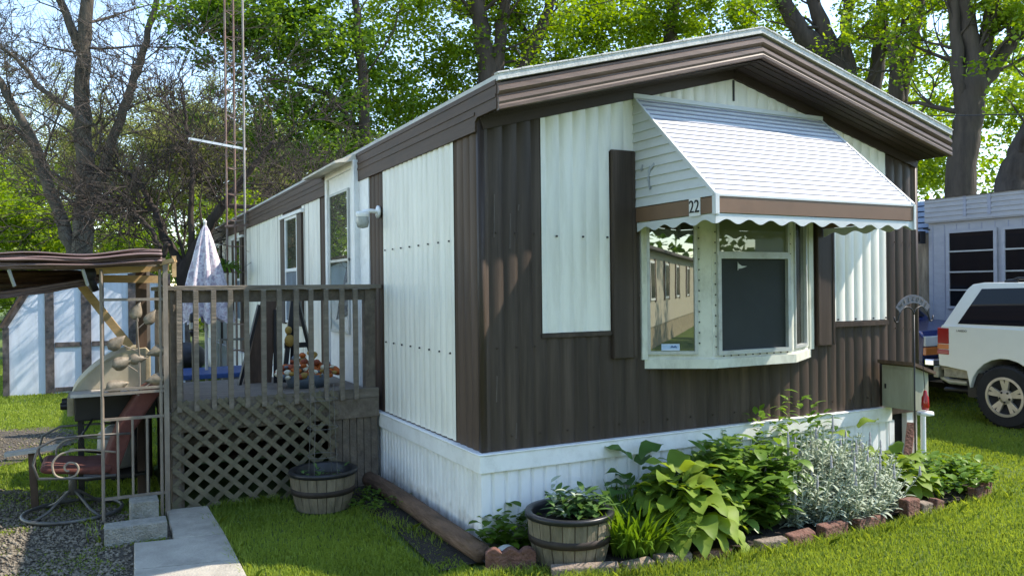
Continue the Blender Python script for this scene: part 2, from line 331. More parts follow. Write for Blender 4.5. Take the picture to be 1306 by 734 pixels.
# gravel yard on the left, with a dark strip beyond the gazebo
gm = MB()
def blob(mb, cx, cy, rx, ry, z, n=40, seed=1):
    rr = random.Random(seed); vs = [(cx, cy, z)]
    for i in range(n):
        t = 2 * math.pi * i / n; k = 1 + .1 * math.sin(3 * t + seed) + .07 * rr.uniform(-1, 1)
        vs.append((cx + rx * k * math.cos(t), cy + ry * k * math.sin(t), z))
    mb.add(vs, [(0, 1 + i, 1 + (i + 1) % n) for i in range(n)])
blob(gm, -3.25, 1.2, 1.35, 2.3, .006, seed=2)
struct(gm.build('gravel_ground', M['gravelbase']))
gm = MB(); blob(gm, -4.6, 5.75, 2.25, 1.45, .007, seed=5); struct(gm.build('dark_gravel_ground', M['gravelbase']))
sm_ = MB(); sm_.add([(-.42, -.25, .008), (-.05, -.2, .008), (-.02, 2.05, .008), (-.5, 2.1, .008), (-.36, .9, .008)], [(0, 1, 2, 3, 4)])
struct(sm_.build('soil_strip', M['soil']))
bed_poly = [(-.1, -.03), (-.14, -.36), (.2, -.52), (.55, -.68), (.9, -.74), (1.5, -.82), (2.2, -.86), (3.0, -.8), (3.7, -.79), (4.2, -.66), (4.5, -.4), (4.4, .1), (4.2, -.03)]
sm_ = MB(); sm_.add([(x, y, .02) for x, y in bed_poly], [tuple(range(len(bed_poly)))]); struct(sm_.build('planting_bed_soil', M['soil']))
# road out front (behind the camera, seen only in window reflections)
rd = MB(); rd.box((-60, -13.2, -.3), (60, -9.6, .012)); rd.v = [(x, y, z) for x, y, z in rd.v]
struct(rd.build('road', mat('asphalt', (.06, .06, .06), .9)))

# stones
def scatter_stones():
    n = 26000; pts = []
    x = RNG.uniform(-4.4, -1.85, n); y = RNG.uniform(-.9, 3.4, n)
    k = ((x + 3.25) / 1.33) ** 2 + ((y - 1.2) / 2.25) ** 2 < 1
    k &= ~((x > -2.03) & (y < 1.25)) & ~((x > -2.2) & (y > 1.25) & (y < 1.6))
    x, y = x[k], y[k]
    x2 = RNG.uniform(-6.5, -2.3, 5000); y2 = RNG.uniform(4.4, 7.1, 5000); k = ((x2 + 4.6) / 2.2) ** 2 + ((y2 - 5.75) / 1.4) ** 2 < 1
    x = np.concatenate([x, x2[k]]); y = np.concatenate([y, y2[k]]); n = len(x)
    s = RNG.gamma(4, .0017, n) + .003
    base = np.array([(1, 0, 0), (0, 1, 0), (-1, 0, 0), (0, -1, 0), (0, 0, .75), (0, 0, -.6)])
    fc = np.array([(0, 1, 4), (1, 2, 4), (2, 3, 4), (3, 0, 4), (1, 0, 5), (2, 1, 5), (3, 2, 5), (0, 3, 5)])
    j = base[None] * s[:, None, None] * RNG.uniform(.6, 1.35, (n, 6, 1))
    a = RNG.uniform(0, 6.28, n); c, sn = np.cos(a)[:, None], np.sin(a)[:, None]
    X = j[..., 0] * c - j[..., 1] * sn + x[:, None]; Y = j[..., 0] * sn + j[..., 1] * c + y[:, None]; Z = j[..., 2] + .009 + (s * .25)[:, None]
    Vv = np.stack([X, Y, Z], -1).reshape(-1, 3); Ff = (fc[None] + (np.arange(n) * 6)[:, None, None]).reshape(-1, 3)
    tag(npmesh('gravel', Vv, Ff, M['stone']), 'loose grey gravel stones spread over the yard by the gazebo', 'gravel', kind='stuff')
scatter_stones()

# path slabs
def slab(pts, label, z=.035):
    mb = MB(); n = len(pts); mb.add([(x, y, -.04) for x, y in pts] + [(x, y, z) for x, y in pts], [tuple(range(n, 2 * n))] + [(i, (i + 1) % n, n + (i + 1) % n, n + i) for i in range(n)])
    o = mb.build('path_slab', M['concrete'], bevel=.008); tag(o, label, 'paving slab', 'concrete slabs of the garden path'); return o
slab([(-2.03, .62), (-1.45, .5), (-1.45, 1.08), (-2.01, 1.17)], 'wide concrete slab with a corner beside the long grey block')
slab([(-2.06, .05), (-1.45, -.07), (-1.45, .488), (-2.03, .608)], 'concrete slab at the bottom edge of the photo')
slab([(-2.06, -.8), (-1.45, -.8), (-1.45, -.082), (-2.06, .038)], 'concrete slab nearest the street, just below the photo')
slab([(-1.77, 1.145), (-1.45, 1.095), (-1.47, 1.9), (-1.76, 1.93)], 'narrow concrete slab ending at the lattice')

# ------------------------------------------------------------------ the mobile home
home = thing('mobile_home', 'brown and white mobile home with awning over its bay window', 'mobile home', (HX, YL / 2, 0))
def rz_(x, b): return b + PK * (1 - abs(x - HX) / HX)
PITCH = .1067
def prof(u, amp=.019, pitch=PITCH, pw=.6):
    if pw < 0: return amp * min(1, abs(math.cos(math.pi * u / pitch)) * -pw)
    return amp * (abs(math.cos(math.pi * u / pitch)) ** pw)
def corr(mb, fn, u0, u1, zb, zt, amp=.016, off=0, step=None, pitch=PITCH, pw=.6):
    """corrugated sheet; fn(u, out, z) -> point"""
    n = max(2, int((u1 - u0) / (pitch / 16))); us = [u0 + (u1 - u0) * i / n for i in range(n + 1)]
    o = len(mb.v)
    for u in us:
        h = off + prof(u, amp, pitch, pw); t = zt(u) if callable(zt) else zt; b = zb(u) if callable(zb) else zb
        mb.v.append(tuple(fn(u, h, b))); mb.v.append(tuple(fn(u, h, t)))
    for i in range(n): mb.f.append((o + 2 * i, o + 2 * i + 2, o + 2 * i + 3, o + 2 * i + 1))
    return mb
front = lambda u, h, z: (u, -h, z)
left = lambda u, h, z: (-h, u, z)
right = lambda u, h, z: (W + h, u, z)
top_f = lambda u: rz_(u, ZS) - .0
mb = MB()
corr(mb, front, 0, W, ZW, lambda u: rz_(u, ZS), off=0)
corr(mb, right, 0, YL, ZW, 2.78)
mb.box((-.021, -.021, ZW), (.02, .02, 2.775)); mb.box((W - .02, -.02, ZW), (W + .018, .012, 2.78))
lab(mb.build('wall', M['brown'], home, smooth=False), 'brown corrugated wall')
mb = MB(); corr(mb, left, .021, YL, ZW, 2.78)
lab(mb.build('wall', M['brownbounce'], home), 'brown wall of the long side, coloured lighter by warm bounce light')
for o in home.children: o.data.polygons.foreach_set('use_smooth', [True] * len(o.data.polygons))
bw = MB(); bw.add([(0, YL, 0), (W, YL, 0), (W, YL, ZS), (HX, YL, ZS + PK), (0, YL, ZS)], [(0, 1, 2, 3, 4)]); bw.build('rear_wall', M['brown'], home)
# white sheets
mb = MB()
corr(mb, front, .436, .985, 1.384, top_f, off=.007)
corr(mb, front, .985, 3.22, 2.64, top_f, off=.007)
corr(mb, front, 3.22, 3.86, 1.38, top_f, off=.007)
lab(mb.build('white_panel', M['white'], home, smooth=True), 'white corrugated panels of the gable end')
mb = MB()
corr(mb, left, .40, 1.93, .64, 2.72, amp=.014, off=.008); 
lab(mb.build('white_panel', M['white'], home, smooth=True), 'white corrugated panel between two brown strips on the long side')
mb = MB()
for a, b in ((4.14, 5.02), (6.15, 9.1), (9.9, 12.0), (12.35, YL)): corr(mb, left, a, b, .64, 2.74, off=.01, pitch=.2, amp=.012, pw=.35)
corr(mb, left, 5.0, 6.2, .64, 1.3, off=.01, pitch=.2, pw=.35)
lab(mb.build('white_panel', M['white'], home, smooth=True), 'smoother white panels further along the long side')
# screws
sc_l = [(-.03, .466 + i * .2, z) for z in (2.02, 1.24) for i in range(8)]
dots('screw', M['black'], home, sc_l, (.005, .006, .006))
dots('screw', M['soffit'], home, [(.2 + i * PITCH * 2, -.0215, z) for z in (.72,) for i in range(18)] + [(.1 + i * .14, -.0215, z) for z in (2.05, 1.3) for i in range(3)] + [(3.98 + i * .11, -.0215, z) for z in (2.05, 1.3) for i in range(3)], (.005, .004, .005))
dots('screw', M['black'], home, [(x, -.03, 2.036) for x in (.55, .76, .96)] + [(x, -.032, 1.396) for x in (3.25, 3.46, 3.68, 3.84)], (.006, .005, .006))
scm = mat('paint_scuff', (.11, .085, .07), .7, var=.3)
for x, z0, z1 in ((.085, 2.02, 2.3), (.2, 1.95, 2.18), (.265, 2.2, 2.24), (.09, .95, 1.12), (1.24, 1.62, 1.65), (.23, .70, .8)):
    mb = MB(); mb.bar((x, -.0165, z0), (x + .006, -.0165, z1), .008, .003); mb.build('paint_scuff', scm, home)
# board under the right white panel, seam under left one
mb = MB(); mb.box((3.2, -.04, 1.335), (3.87, -.014, 1.372)); mb.build('panel_rail', M['brown'], home)
mb = MB(); mb.box((.43, -.03, 1.352), (1.0, -.0, 1.378)); mb.build('panel_rail', M['brown'], home)
# shutters either side of the bay
def shutter(x0, x1, z0, z1):
    mb = MB(); mb.box((x0, -.045, z0), (x1, -.012, z1)); mb.box((x0 + .004, -.05, z0 + .01), (x0 + .03, -.045, z1 - .01)); mb.box((x1 - .03, -.05, z0 + .01), (x1 - .004, -.045, z1 - .01))
    return mb.build('shutter', M['brown'], home, bevel=.003)
shutter(.995, 1.195, 1.187, 2.65); shutter(3.0, 3.2, 1.19, 2.62)
# skirting
mb = MB(); off = .02
corr(mb, lambda u, h, z: (u, -h, z), -off, 3.86, -.05, .51, off=.004, amp=.026, pitch=.097, pw=-2.6)
lab(mb.build('skirting', M['skirt'], home, smooth=True), 'white ribbed skirting under the gable end')
mb = MB(); corr(mb, lambda u, h, z: (-h, u, z), -off, YL, -.05, .51, off=.004, amp=.026, pitch=.0762, pw=-1.8)
lab(mb.build('skirting', M['skirt'], home, smooth=True), 'white ribbed skirting under the long side')
mb = MB(); corr(mb, right, 0, YL, -.05, .6, off=.0, amp=.008, pitch=.1, pw=.4); mb.build('skirting', M['skirt'], home, smooth=True)
mb = MB()
mb.box((-.052, -.052, .503), (3.88, -.012, .615)); mb.box((-.06, -.06, .617), (3.88, -.005, .628))
mb.box((-.0525, -.049, .5035), (-.012, YL, .6145)); mb.box((-.0605, -.0595, .6175), (-.004, YL, .6285))
mb.build('skirting_trim', M['trim'], home, bevel=.004)
for pa, pb in (((-.034, -.034, -.05), (.02, .02, .5)), ((3.87, -.03, -.05), (3.935, .02, .505)), ((4.1, -.03, -.05), (4.18, .02, .62))): mb = MB(); mb.box(pa, pb); mb.build('corner_post', M['skirt'], home)
mb = MB(); mb.box((3.93, .03, -.05), (4.2, .06, .64)); mb.build('skirting_gap', M['dark'], home)
mb = MB(); mb.box((3.88, -.05, .56), (4.28, -.006, .63)); mb.build('bottom_rail', M['brown'], home)
# roof
def roofpoly(off0, off1, y0, y1, m, name, xo=.035, **k):
    mb = MB()
    P0 = [(-xo, ZT + off0), (HX, ZT + PK + .02 + off0), (W + xo, ZT + off0), (W + xo, ZT + off1), (HX, ZT + PK + .02 + off1), (-xo, ZT + off1)]
    mb.prism(P0, lambda a, b, t: (a, t, b), y0, y1); return mb.build(name, m, home, **k)
roofpoly(-.028, .012, -D - .03, YL + .05, M['roof'], 'roof')
# lumpy seam caps along the front edge of the roof
mb = MB()
for sgn in (0, 1):
    for i in range(26):
        x0 = i / 26 * (HX + .04); x1 = (i + 1) / 26 * (HX + .04) - .004
        f = lambda x: ZT + .014 + (PK + .02) * (x / (HX + .04))
        for (a, b) in ((x0, x1),):
            xa, xb = (a - .04, b - .04) if not sgn else (W + .04 - a, W + .04 - b)
            h = random.uniform(.002, .007); mb.bar((xa, -D - .012, f(a) + h / 2), (xb, -D - .012, f(b) + h / 2), .05, h + .008)
mb.build('roof_edge', M['roof'], home, bevel=.003)
# ribbed fascia on the gable
prf = [(.0, -.03), (.012, -.035), (.012, -.05), (.03, -.058), (.034, -.085), (.022, -.1), (.010, -.108), (.010, -.118), (.03, -.126), (.034, -.15), (.028, -.165), (.034, -.176), (.034, -.196), (.022, -.2), (0, -.2)]
mb = MB()
for xa, xb in ((-.03, HX), (HX, W + .03)):
    o = len(mb.v)
    for x in (xa, xb):
        zz = ZT + (PK + .01) * (1 - abs(x - HX) / HX)
        for a, b in prf: mb.v.append((x, -D - a, zz + b))
    k = len(prf)
    for i in range(k - 1): mb.f.append((o + i, o + k + i, o + k + i + 1, o + i + 1))
    mb.f.append(tuple(range(o, o + k))) if xa < 0 else mb.f.append(tuple(range(o + k, o + 2 * k))[::-1])
mb.build('gable_fascia', M['fascia'], home)
mb = MB()
for sx, x in ((-1, -.036), (1, W + .036)):
    a, b = sorted((x, x - sx * .03))
    mb.prism([(-D - .005, ZT - .015), (YL, ZT - .015), (YL, 2.70), (.0, 2.70), (.0, 2.76), (-.03, 2.785), (-D - .005, 2.785)], lambda p, q_, t: (t, p, q_), a, b)
    for z in (2.93, 2.855, 2.8): mb.box((min(x, x + sx * .006), -D if z > 2.81 else 0, z), (max(x, x + sx * .006), YL, z + .022))
mb.build('side_fascia', M['sidefascia'], home)
mb = MB()
for xa, xb in ((-.02, HX), (HX, W + .02)):
    za, zb = rz_(max(xa, 0), ZS) , rz_(min(xb, W), ZS)
    mb.add([(xa, -D, za), (xb, -D, zb), (xb, .02, zb), (xa, .02, za)], [(0, 1, 2, 3)])
    for i in range(4): 
        y = -D + .05 + i * .07; mb.bar((xa, y, za - .003), (xb, y, zb - .003), .008, .006)
    mb.bar((max(xa, 0.0), -.028, za - .035), (min(xb, W), -.028, zb - .035), .02, .07)
mb.build('soffit', M['soffit'], home)
mb = MB(); mb.box((HX - .005, -.034, 3.1), (HX + .007, -.02, 3.26)); mb.build('gable_seam', M['black'], home)
# ---- bay window
A_, B_, C_, E_ = (1.28, 0), (1.70, -.25), (2.49, -.25), (2.95, 0)
bay = MB()
ply = [A_, B_, C_, E_]
def grow2(pl, k, c=(2.11, .0)):
    return [(c[0] + (x - c[0]) * k, (y) * (1 + (k - 1) * 4)) for x, y in pl]
bay.prism(grow2(ply, 1.03), lambda a, b, t: (a, b, t), 1.10, 1.165)
bay.prism(grow2(ply, 1.0), lambda a, b, t: (a, b, t), 1.165, 1.20)
bay.prism(grow2(ply, 1.0), lambda a, b, t: (a, b, t), 2.2, 2.25)
for x, y in (A_, E_): bay.box((x - .03, y - .03, 1.165), (x + .02, y, 2.2))
def post(mb, p, q, s0, s1, t=.03, z0=1.19, z1=2.2):
    a = Vector((*p, 0)); b = Vector((*q, 0)); d = (b - a).normalized(); n = Vector((d.y, -d.x, 0))
    u0 = a + d * s0; u1 = a + d * s1
    mb.add([(u0 + n * .004)[:2] + (z0,), (u1 + n * .004)[:2] + (z0,), (u1 - n * t)[:2] + (z0,), (u0 - n * t)[:2] + (z0,),
            (u0 + n * .004)[:2] + (z1,), (u1 + n * .004)[:2] + (z1,), (u1 - n * t)[:2] + (z1,), (u0 - n * t)[:2] + (z1,)],
           [(0, 1, 5, 4), (1, 2, 6, 5), (2, 3, 7, 6), (3, 0, 4, 7), (4, 5, 6, 7), (0, 3, 2, 1)])
LA = math.hypot(B_[0] - A_[0], B_[1] - A_[1]); LE = math.hypot(E_[0] - C_[0], E_[1] - C_[1])
post(bay, A_, B_, LA - .1, LA); post(bay, B_, C_, 0, .045); post(bay, B_, C_, .79 - .03, .79); post(bay, C_, E_, 0, .05); post(bay, C_, E_, LE - .12, LE - .01)
bay_o = bay.build('bay_window', M['bay'], home)
def wframe(p, q, s0, s1, z0, z1, parent, glass, fw=.028, out=.012, name='pane', fm='alu'):
    a = Vector((*p, 0)); b = Vector((*q, 0)); d = (b - a).normalized(); n = Vector((d.y, -d.x, 0))
    fr = MB()
    def pc(s, z, o=0): v = a + d * s + n * o; return (v.x, v.y, z)
    fr.bar(pc(s0, z0 + fw / 2, out / 2 - .005), pc(s1, z0 + fw / 2, out / 2 - .005), out + .02, fw)
    fr.bar(pc(s0, z1 - fw / 2, out / 2 - .005), pc(s1, z1 - fw / 2, out / 2 - .005), out + .02, fw)
    for s in (s0 + fw / 2, s1 - fw / 2): fr.bar(pc(s, z0 + fw, out / 2 - .005), pc(s, z1 - fw, out / 2 - .005), out + .02, fw, up=tuple(n.cross(Vector((0, 0, 1)))))
    fo = fr.build('window_frame', M[fm], parent)
    gl = MB(); gl.add([pc(s0 + fw, z0 + fw, -.006), pc(s1 - fw, z0 + fw, -.006), pc(s1 - fw, z1 - fw, -.006), pc(s0 + fw, z1 - fw, -.006)], [(0, 1, 2, 3)])
    gl.build(name, M[glass], parent)
    sc = MB()
    k = max(3, int((s1 - s0) / .075))
    for i in range(k): sc.box(*(lambda c: ((c[0] - .004, c[1] - .004, c[2] - .004), (c[0] + .004, c[1] + .004, c[2] + .004)))(pc(s0 + .02 + (s1 - s0 - .04) * i / (k - 1), z0 + .006, out + .006)))
    return fo
wframe(A_, B_, .03, LA - .1, 1.2, 2.2, bay_o, 'glass', fw=.022)
wframe(B_, C_, .045, .76, 1.19, 1.915, bay_o, 'screen', fw=.03, name='insect_screen', out=.02)
wframe(B_, C_, .045, .76, 1.915, 2.2, bay_o, 'glass2', fw=.02)
wframe(C_, E_, .05, LE - .12, 1.2, 2.2, bay_o, 'glass', fw=.022)
a = Vector((*A_, 0)); d = (Vector((*B_, 0)) - a).normalized(); n = Vector((d.y, -d.x, 0)); v = a + d * (LA - .088) + n * .008
fs = []
for z in np.arange(1.25, 2.15, .075): fs += [(B_[0] + .032, -.257, z), (C_[0] - .018, -.257, z), (v.x, v.y, z + .03)]
for x in np.arange(B_[0] + .1, C_[0] - .04, .07): fs.append((x + .005, -.257, 1.182))
dots('frame_screw', M['black'], bay_o, fs, (.003, .004, .0045))
mb = MB()
for i in range(9): z = 1.945 + i * .028; mb.box((B_[0] + .1, -.2425, z), (C_[0] - .07, -.2415, z + .004))
mb.build('window_blind', M['blind'], bay_o)
mb = MB(); mb.box((B_[0] + .25, -.252, 1.8), (B_[0] + .255, -.25, 1.86)); mb.add([(B_[0] + .25, -.253, 1.81), (B_[0] + .29, -.253, 1.815), (B_[0] + .34, -.253, 1.83), (B_[0] + .29, -.253, 1.832), (B_[0] + .255, -.253, 1.85)], [(0, 1, 2, 3, 4)]); mb.build('screen_highlight', M['alu'], bay_o)  # pale triangular highlight drawn as a flat grey shape on the screen
# sticker in the left pane
def onA(s, z, o): v = Vector((*A_, 0)) + d * s + n * o; return (v.x, v.y, z)
mb = MB(); mb.add([onA(.13, 1.228, .0), onA(.26, 1.228, .0), onA(.26, 1.275, .0), onA(.13, 1.275, .0)], [(0, 1, 2, 3)]); st = mb.build('sticker', M['sticker'], bay_o)
mb = MB()
for (s0, s1, z0, z1) in ((.133, .257, 1.231, 1.236), (.133, .136, 1.231, 1.272), (.254, .257, 1.231, 1.272), (.133, .257, 1.269, 1.272)):
    mb.add([onA(s0, z0, .002), onA(s1, z0, .002), onA(s1, z1, .002), onA(s0, z1, .002)], [(0, 1, 2, 3)])
mb.build('sticker_border', M['stickerw'], bay_o)
mb = MB()
for (s0, z0, s1, z1) in ((.195, 1.248, .205, 1.262), (.205, 1.262, .217, 1.25), (.217, 1.25, .228, 1.262), (.228, 1.262, .24, 1.246), (.2, 1.252, .235, 1.252)):
    mb.bar(onA(s0, z0, .003), onA(s1, z1, .003), .003, .004)
mb.build('sticker_drawing', M['stickerb'], bay_o)
# ---- awning
AX0, AX1, AD, AZT, AZB = 1.2, 3.07, .86, 3.04, 2.25
aw = MB(); nr = 20; L_ = math.hypot(AD, AZT - AZB); k = nr * 6; o = 0
ty, tz = -AD / L_, -(AZT - AZB) / L_; ny, nz = tz, -ty
nrm = (0, -(AZT - AZB) / L_, AD / L_)
for i in range(k + 1):
    s = L_ * i / k; h = (.0, .012, .015, .016, .014, .008)[i % 6]
    y = ty * s + nrm[1] * h; z = AZT + tz * s + nrm[2] * h
    aw.v += [(AX0, y, z), (AX1, y, z)]
aw.f = [(2 * i, 2 * i + 1, 2 * i + 3, 2 * i + 2) for i in range(k)]
awo = aw.build('awning', M['awning'], home)
for i in range(1, nr):
    s_ = L_ * i / nr; mb = MB(); mb.bar((AX0 + .012, ty * s_ + nrm[1] * .004, AZT + tz * s_ + nrm[2] * .004), (AX1 - .012, ty * s_ + nrm[1] * .004, AZT + tz * s_ + nrm[2] * .004), .014, .0265, up=nrm); mb.build('slat_shadow_line', M['nbdark'], awo)  # dark grey bars paint the shadow gaps between the slats
mb = MB()
for x, sg in ((AX0, 1), (AX1, -1)):
    rows = 12
    for i in range(rows):   # clapboard wing
        z0 = AZB + (AZT - AZB) * i / rows; z1 = AZB + (AZT - AZB) * (i + 1) / rows
        y0 = -AD * (1 - i / rows); y1 = -AD * (1 - (i + 1) / rows)
        if i == 0: mb = MB()
        mb.add([(x - sg * .012, 0, z0), (x - sg * .012, y0, z0), (x, y1, z1), (x, 0, z1)], [(0, 1, 2, 3)]); mb.add([(x, 0, z0), (x, y0, z0), (x - sg * .012, y0, z0), (x - sg * .012, 0, z0)], [(0, 1, 2, 3)])
    mb.build('awning_wing', M['awning'], awo)
mb = MB(); mb.box((AX0 - .01, -.045, AZT - .01), (AX1 + .01, -.012, AZT + .02)); mb.bar((AX0, 0, AZT + .012), (AX0, -AD, AZB + .012), .02, .025); mb.bar((AX1, 0, AZT + .012), (AX1, -AD, AZB + .012), .02, .025)
mb.box((AX0 - .008, -AD - .016, 2.135), (AX0 + .022, -AD + .018, 2.262)); mb.box((AX1 - .012, -AD - .016, 2.08), (AX1 + .01, -AD + .012, 2.262)); mb.box((AX0, -AD - .012, AZB - .002), (AX1, -AD + .01, AZB + .01))
mb.build('awning_edge', M['awning'], awo)
mb = MB(); mb.box((AX0 + .024, -AD - .008, 2.145), (AX1 - .014, -AD + .004, 2.246)); mb.box((AX0 - .006, -AD + .02, 2.145), (AX0 + .004, -.004, 2.245)); mb.box((AX1 - .004, -AD + .014, 2.145), (AX1 + .006, -.004, 2.245))
mb.build('awning_band', M['tan'], awo)
mb = MB()
def scal(fn, u0, u1, n):
    o = len(mb.v); kk = n * 16
    for i in range(kk + 1):
        u = u0 + (u1 - u0) * i / kk; z = 2.092 - .015 * math.cos(2 * math.pi * i / 16)
        for t in (0, .004): mb.v.append(fn(u, z, t)); mb.v.append(fn(u, 2.14, t))
    for i in range(kk):
        a = o + 4 * i; mb.f += [(a, a + 4, a + 5, a + 1), (a + 2, a + 3, a + 7, a + 6), (a, a + 2, a + 6, a + 4)]
scal(lambda u, z, t: (u, -AD - .002 + t, z), AX0, AX1, 10); scal(lambda u, z, t: (AX0 + t, u, z), -AD, -.05, 4); scal(lambda u, z, t: (AX1 - t, u, z), -AD, -.05, 4)
mb.build('awning_valance', M['awning'], awo)
mb = MB(); mb.box((AX0 - .014, -.63, 2.135), (AX0 - .008, -.735 + .24 * 0, 2.25)); np_ = mb.build('house_number', M['number'], awo)
mw = Matrix.Translation((AX0 - .016, -.682, 2.193)) @ Matrix(((0, 0, -1, 0), (-1, 0, 0, 0), (0, 1, 0, 0), (0, 0, 0, 1)))
text_mesh('number_text', '22', .115, M['ink'], mw @ Matrix.Scale(.88, 4, (1, 0, 0)), awo)
# dirty smudges on the wing
mb = MB()
for (y, z, a, b) in ((-.2, 2.42, -.22, 2.52), (-.22, 2.36, -.2, 2.44), (-.2, 2.48, -.27, 2.53), (-.12, 2.5, -.14, 2.54)): mb.bar((AX0 - .0135, y, z), (AX0 - .0125, a, b), .002, .018)
mb.build('wing_smudge', mat('smudge', (.35, .38, .42), .8), awo)
# ---- door on the long side
dr = MB(); dr.box((-.05, 2.72, .66), (-.012, 3.62, 2.86)); door = dr.build('door', M['trim'], home)
mb = MB()
mb.box((-.075, 2.62, .64), (-.01, 2.715, 2.9)); mb.box((-.075, 3.625, .64), (-.01, 3.70, 2.9)); mb.box((-.075, 2.715, 2.83), (-.01, 3.625, 2.9)); mb.box((-.025, 2.33, .64), (-.012, 2.62, 2.73)); mb.build('door_frame', M['trim'], door, bevel=.003)
mb = MB(); mb.box((-.066, 2.88, 1.99), (-.05, 3.52, 2.64)); mb.box((-.066, 2.88, 1.28), (-.05, 3.52, 1.965)); mb.build('door_glass', M['doorglass'], door)
mb = MB()
for z in (1.965, 2.64, 1.255): mb.box((-.072, 2.85, z), (-.05, 3.55, z + .025))
for y in (2.85, 3.525): mb.box((-.071, y, 1.28), (-.05, y + .03, 2.64))
mb.build('glass_frame', M['alu'], door)
mb = MB(); mb.box((-.1, 2.83, 1.6), (-.07, 2.845, 1.75)); mb.build('door_handle', M['alu'], door)
mb = MB(); mb.prism([(-.02, 2.97), (-.24, 2.885), (-.24, 2.865), (-.02, 2.90)], lambda a, b, t: (a, t, b), 2.66, 4.0); lab(mb.build('door_hood', mat('hood', (.62, .58, .48), .6), home), 'pale flat hood over the door')
# wall lamp
mb = MB(); mb.lathe([(.0, -.045), (.055, -.045), (.055, -.035), (.05, -.025), (0, -.025)], (0, 2.02, 2.36), 20, 'x'); mb.tube([(-.03, 2.02, 2.36), (-.1, 2.03, 2.37), (-.16, 2.04, 2.35)], [.02, .018, .03], 10); mb.lathe([(.0, .02), (.055, .015), (.06, -.01), (.055, -.03)], (-.17, 2.04, 2.345), 16)
lamp = mb.build('wall_lamp', M['trim'], home, smooth=True)
mb = MB(); mb.lathe([(.052, -.03), (.055, -.08), (.045, -.12), (.0, -.13)], (-.17, 2.04, 2.345), 14); mb.build('lamp_glass', M['paleglass'], lamp, smooth=True)
# ---- windows on the long side
def side_window(y0, y1, z0, z1, sh=True):
    a, b = (-.0, y1), (-.0, y0)   # outward = -x
    mb = MB(); mb.box((-.045, y0, z0 - .03), (-.012, y1, z0)); mb.box((-.045, y0, z1), (-.012, y1, z1 + .03)); mb.box((-.0449, y0, z0), (-.0121, y0 + .04, z1)); mb.box((-.0449, y1 - .04, z0), (-.0121, y1, z1)); mb.box((-.0448, y0 + .04, (z0 + z1) / 2 - .02), (-.0122, y1 - .04, (z0 + z1) / 2 + .02))
    wo = mb.build('window', M['trim'], home)
    mb = MB(); mb.box((-.03, y0 + .04, (z0 + z1) / 2 + .02), (-.024, y1 - .04, z1)); mb.build('pane', M['doorglass'], wo)
    mb = MB(); mb.box((-.03, y0 + .04, z0), (-.024, y1 - .04, (z0 + z1) / 2 - .02)); mb.build('insect_screen', M['slate'], wo)
    if sh:
        for ya, yb in ((y0 - .26, y0 - .02), (y1 + .02, y1 + .26)):
            mb = MB(); mb.box((-.05, ya, z0 - .05), (-.012, yb, z1 + .03)); mb.build('shutter', M['brown'], home)
    mb = MB(); mb.box((-.06, y0 - .3, z1 + .035), (-.012, y1 + .3, z1 + .075)); mb.build('window_hood', M['trim'], home)
side_window(5.2, 5.92, 1.3, 2.58); side_window(9.65, 10.3, 1.2, 2.55); side_window(12.3, 13.0, 1.2, 2.55)

# utility cabinet on the end wall
cab = thing('utility_cabinet', 'grey green wooden cabinet with sloped lid on the right end of the wall', 'cabinet', (3.85, -.2, .64))
mb = MB(); mb.prism([(3.75, .64), (3.93, .64), (3.93, .94), (3.75, 1.0)], lambda a, b, t: (a, t, b), -.36, -.053); mb.build('box', M['cabinet'], cab, bevel=.004)
mb = MB(); mb.prism([(3.70, 1.018), (3.97, .93), (3.97, .955), (3.70, 1.045)], lambda a, b, t: (a, t, b), -.40, -.05); mb.build('lid', M['oldwood'], cab)
mb = MB(); mb.box((3.744, -.335, .68), (3.75, -.08, .97)); mb.build('door_panel', M['cabinet'], cab)
mb = MB(); mb.box((3.74, -.1, .80), (3.745, -.085, .84)); mb.build('hinge', M['black'], cab)
# hook with sign
hk = thing('shepherd_hook', 'black double shepherd hook with an arched welcome sign, in the planting bed', 'garden hook', (3.56, -.5, .02))
HXp, HY = 3.56, -.5
mb = MB(); mb.tube([(HXp, HY, .0), (HXp, HY, .7), (HXp, HY, 1.44)], .006, 8)
for sg in (-1, 1):
    pts = []
    for i in range(15):
        t = math.pi * i / 14; pts.append((HXp + sg * (.1 - .1 * math.cos(t)) * .95, HY, 1.44 + .065 * math.sin(t) * (1 if i < 8 else 1) - (.05 * max(0, i - 7) / 7)))
    pts += [(HXp + sg * .215, HY, 1.385), (HXp + sg * .23, HY, 1.40), (HXp + sg * .235, HY, 1.43)]
    mb.tube(pts, .0055, 8)
mb.build('hook_pole', M['black'], hk, smooth=True)
mb = MB(); o = 0
for i in range(21):
    t = math.pi * (.22 + .56 * i / 20); c, s = math.cos(t), math.sin(t)
    for r_ in (.27, .205):
        for y in (HY - .004, HY + .004): mb.v.append((HXp - .01 - r_ * c, y, 1.33 + r_ * s))
for i in range(20):
    a = 4 * i; mb.f += [(a, a + 2, a + 6, a + 4), (a + 1, a + 5, a + 7, a + 3), (a, a + 4, a + 5, a + 1), (a + 2, a + 3, a + 7, a + 6)]
mb.f += [(0, 1, 3, 2), (80, 82, 83, 81)]
sg_ = mb.build('sign', mat('sign_grey', (.09, .1, .12), .6, var=.2), hk)
for i, ch in enumerate('WELCOME'):
    t = math.pi * (.29 + .42 * i / 6); c, s = math.cos(t), math.sin(t)
    mwx = Matrix.Translation((HXp - .01 - .238 * c, HY - .006, 1.33 + .238 * s)) @ Matrix.Rotation(-(math.pi / 2 - t) * -1 * -1, 4, 'Y') @ Matrix.Rotation(math.pi / 2, 4, 'X')
    text_mesh('sign_letter', ch, .045, M['ironmetal'], mwx, sg_, .001)
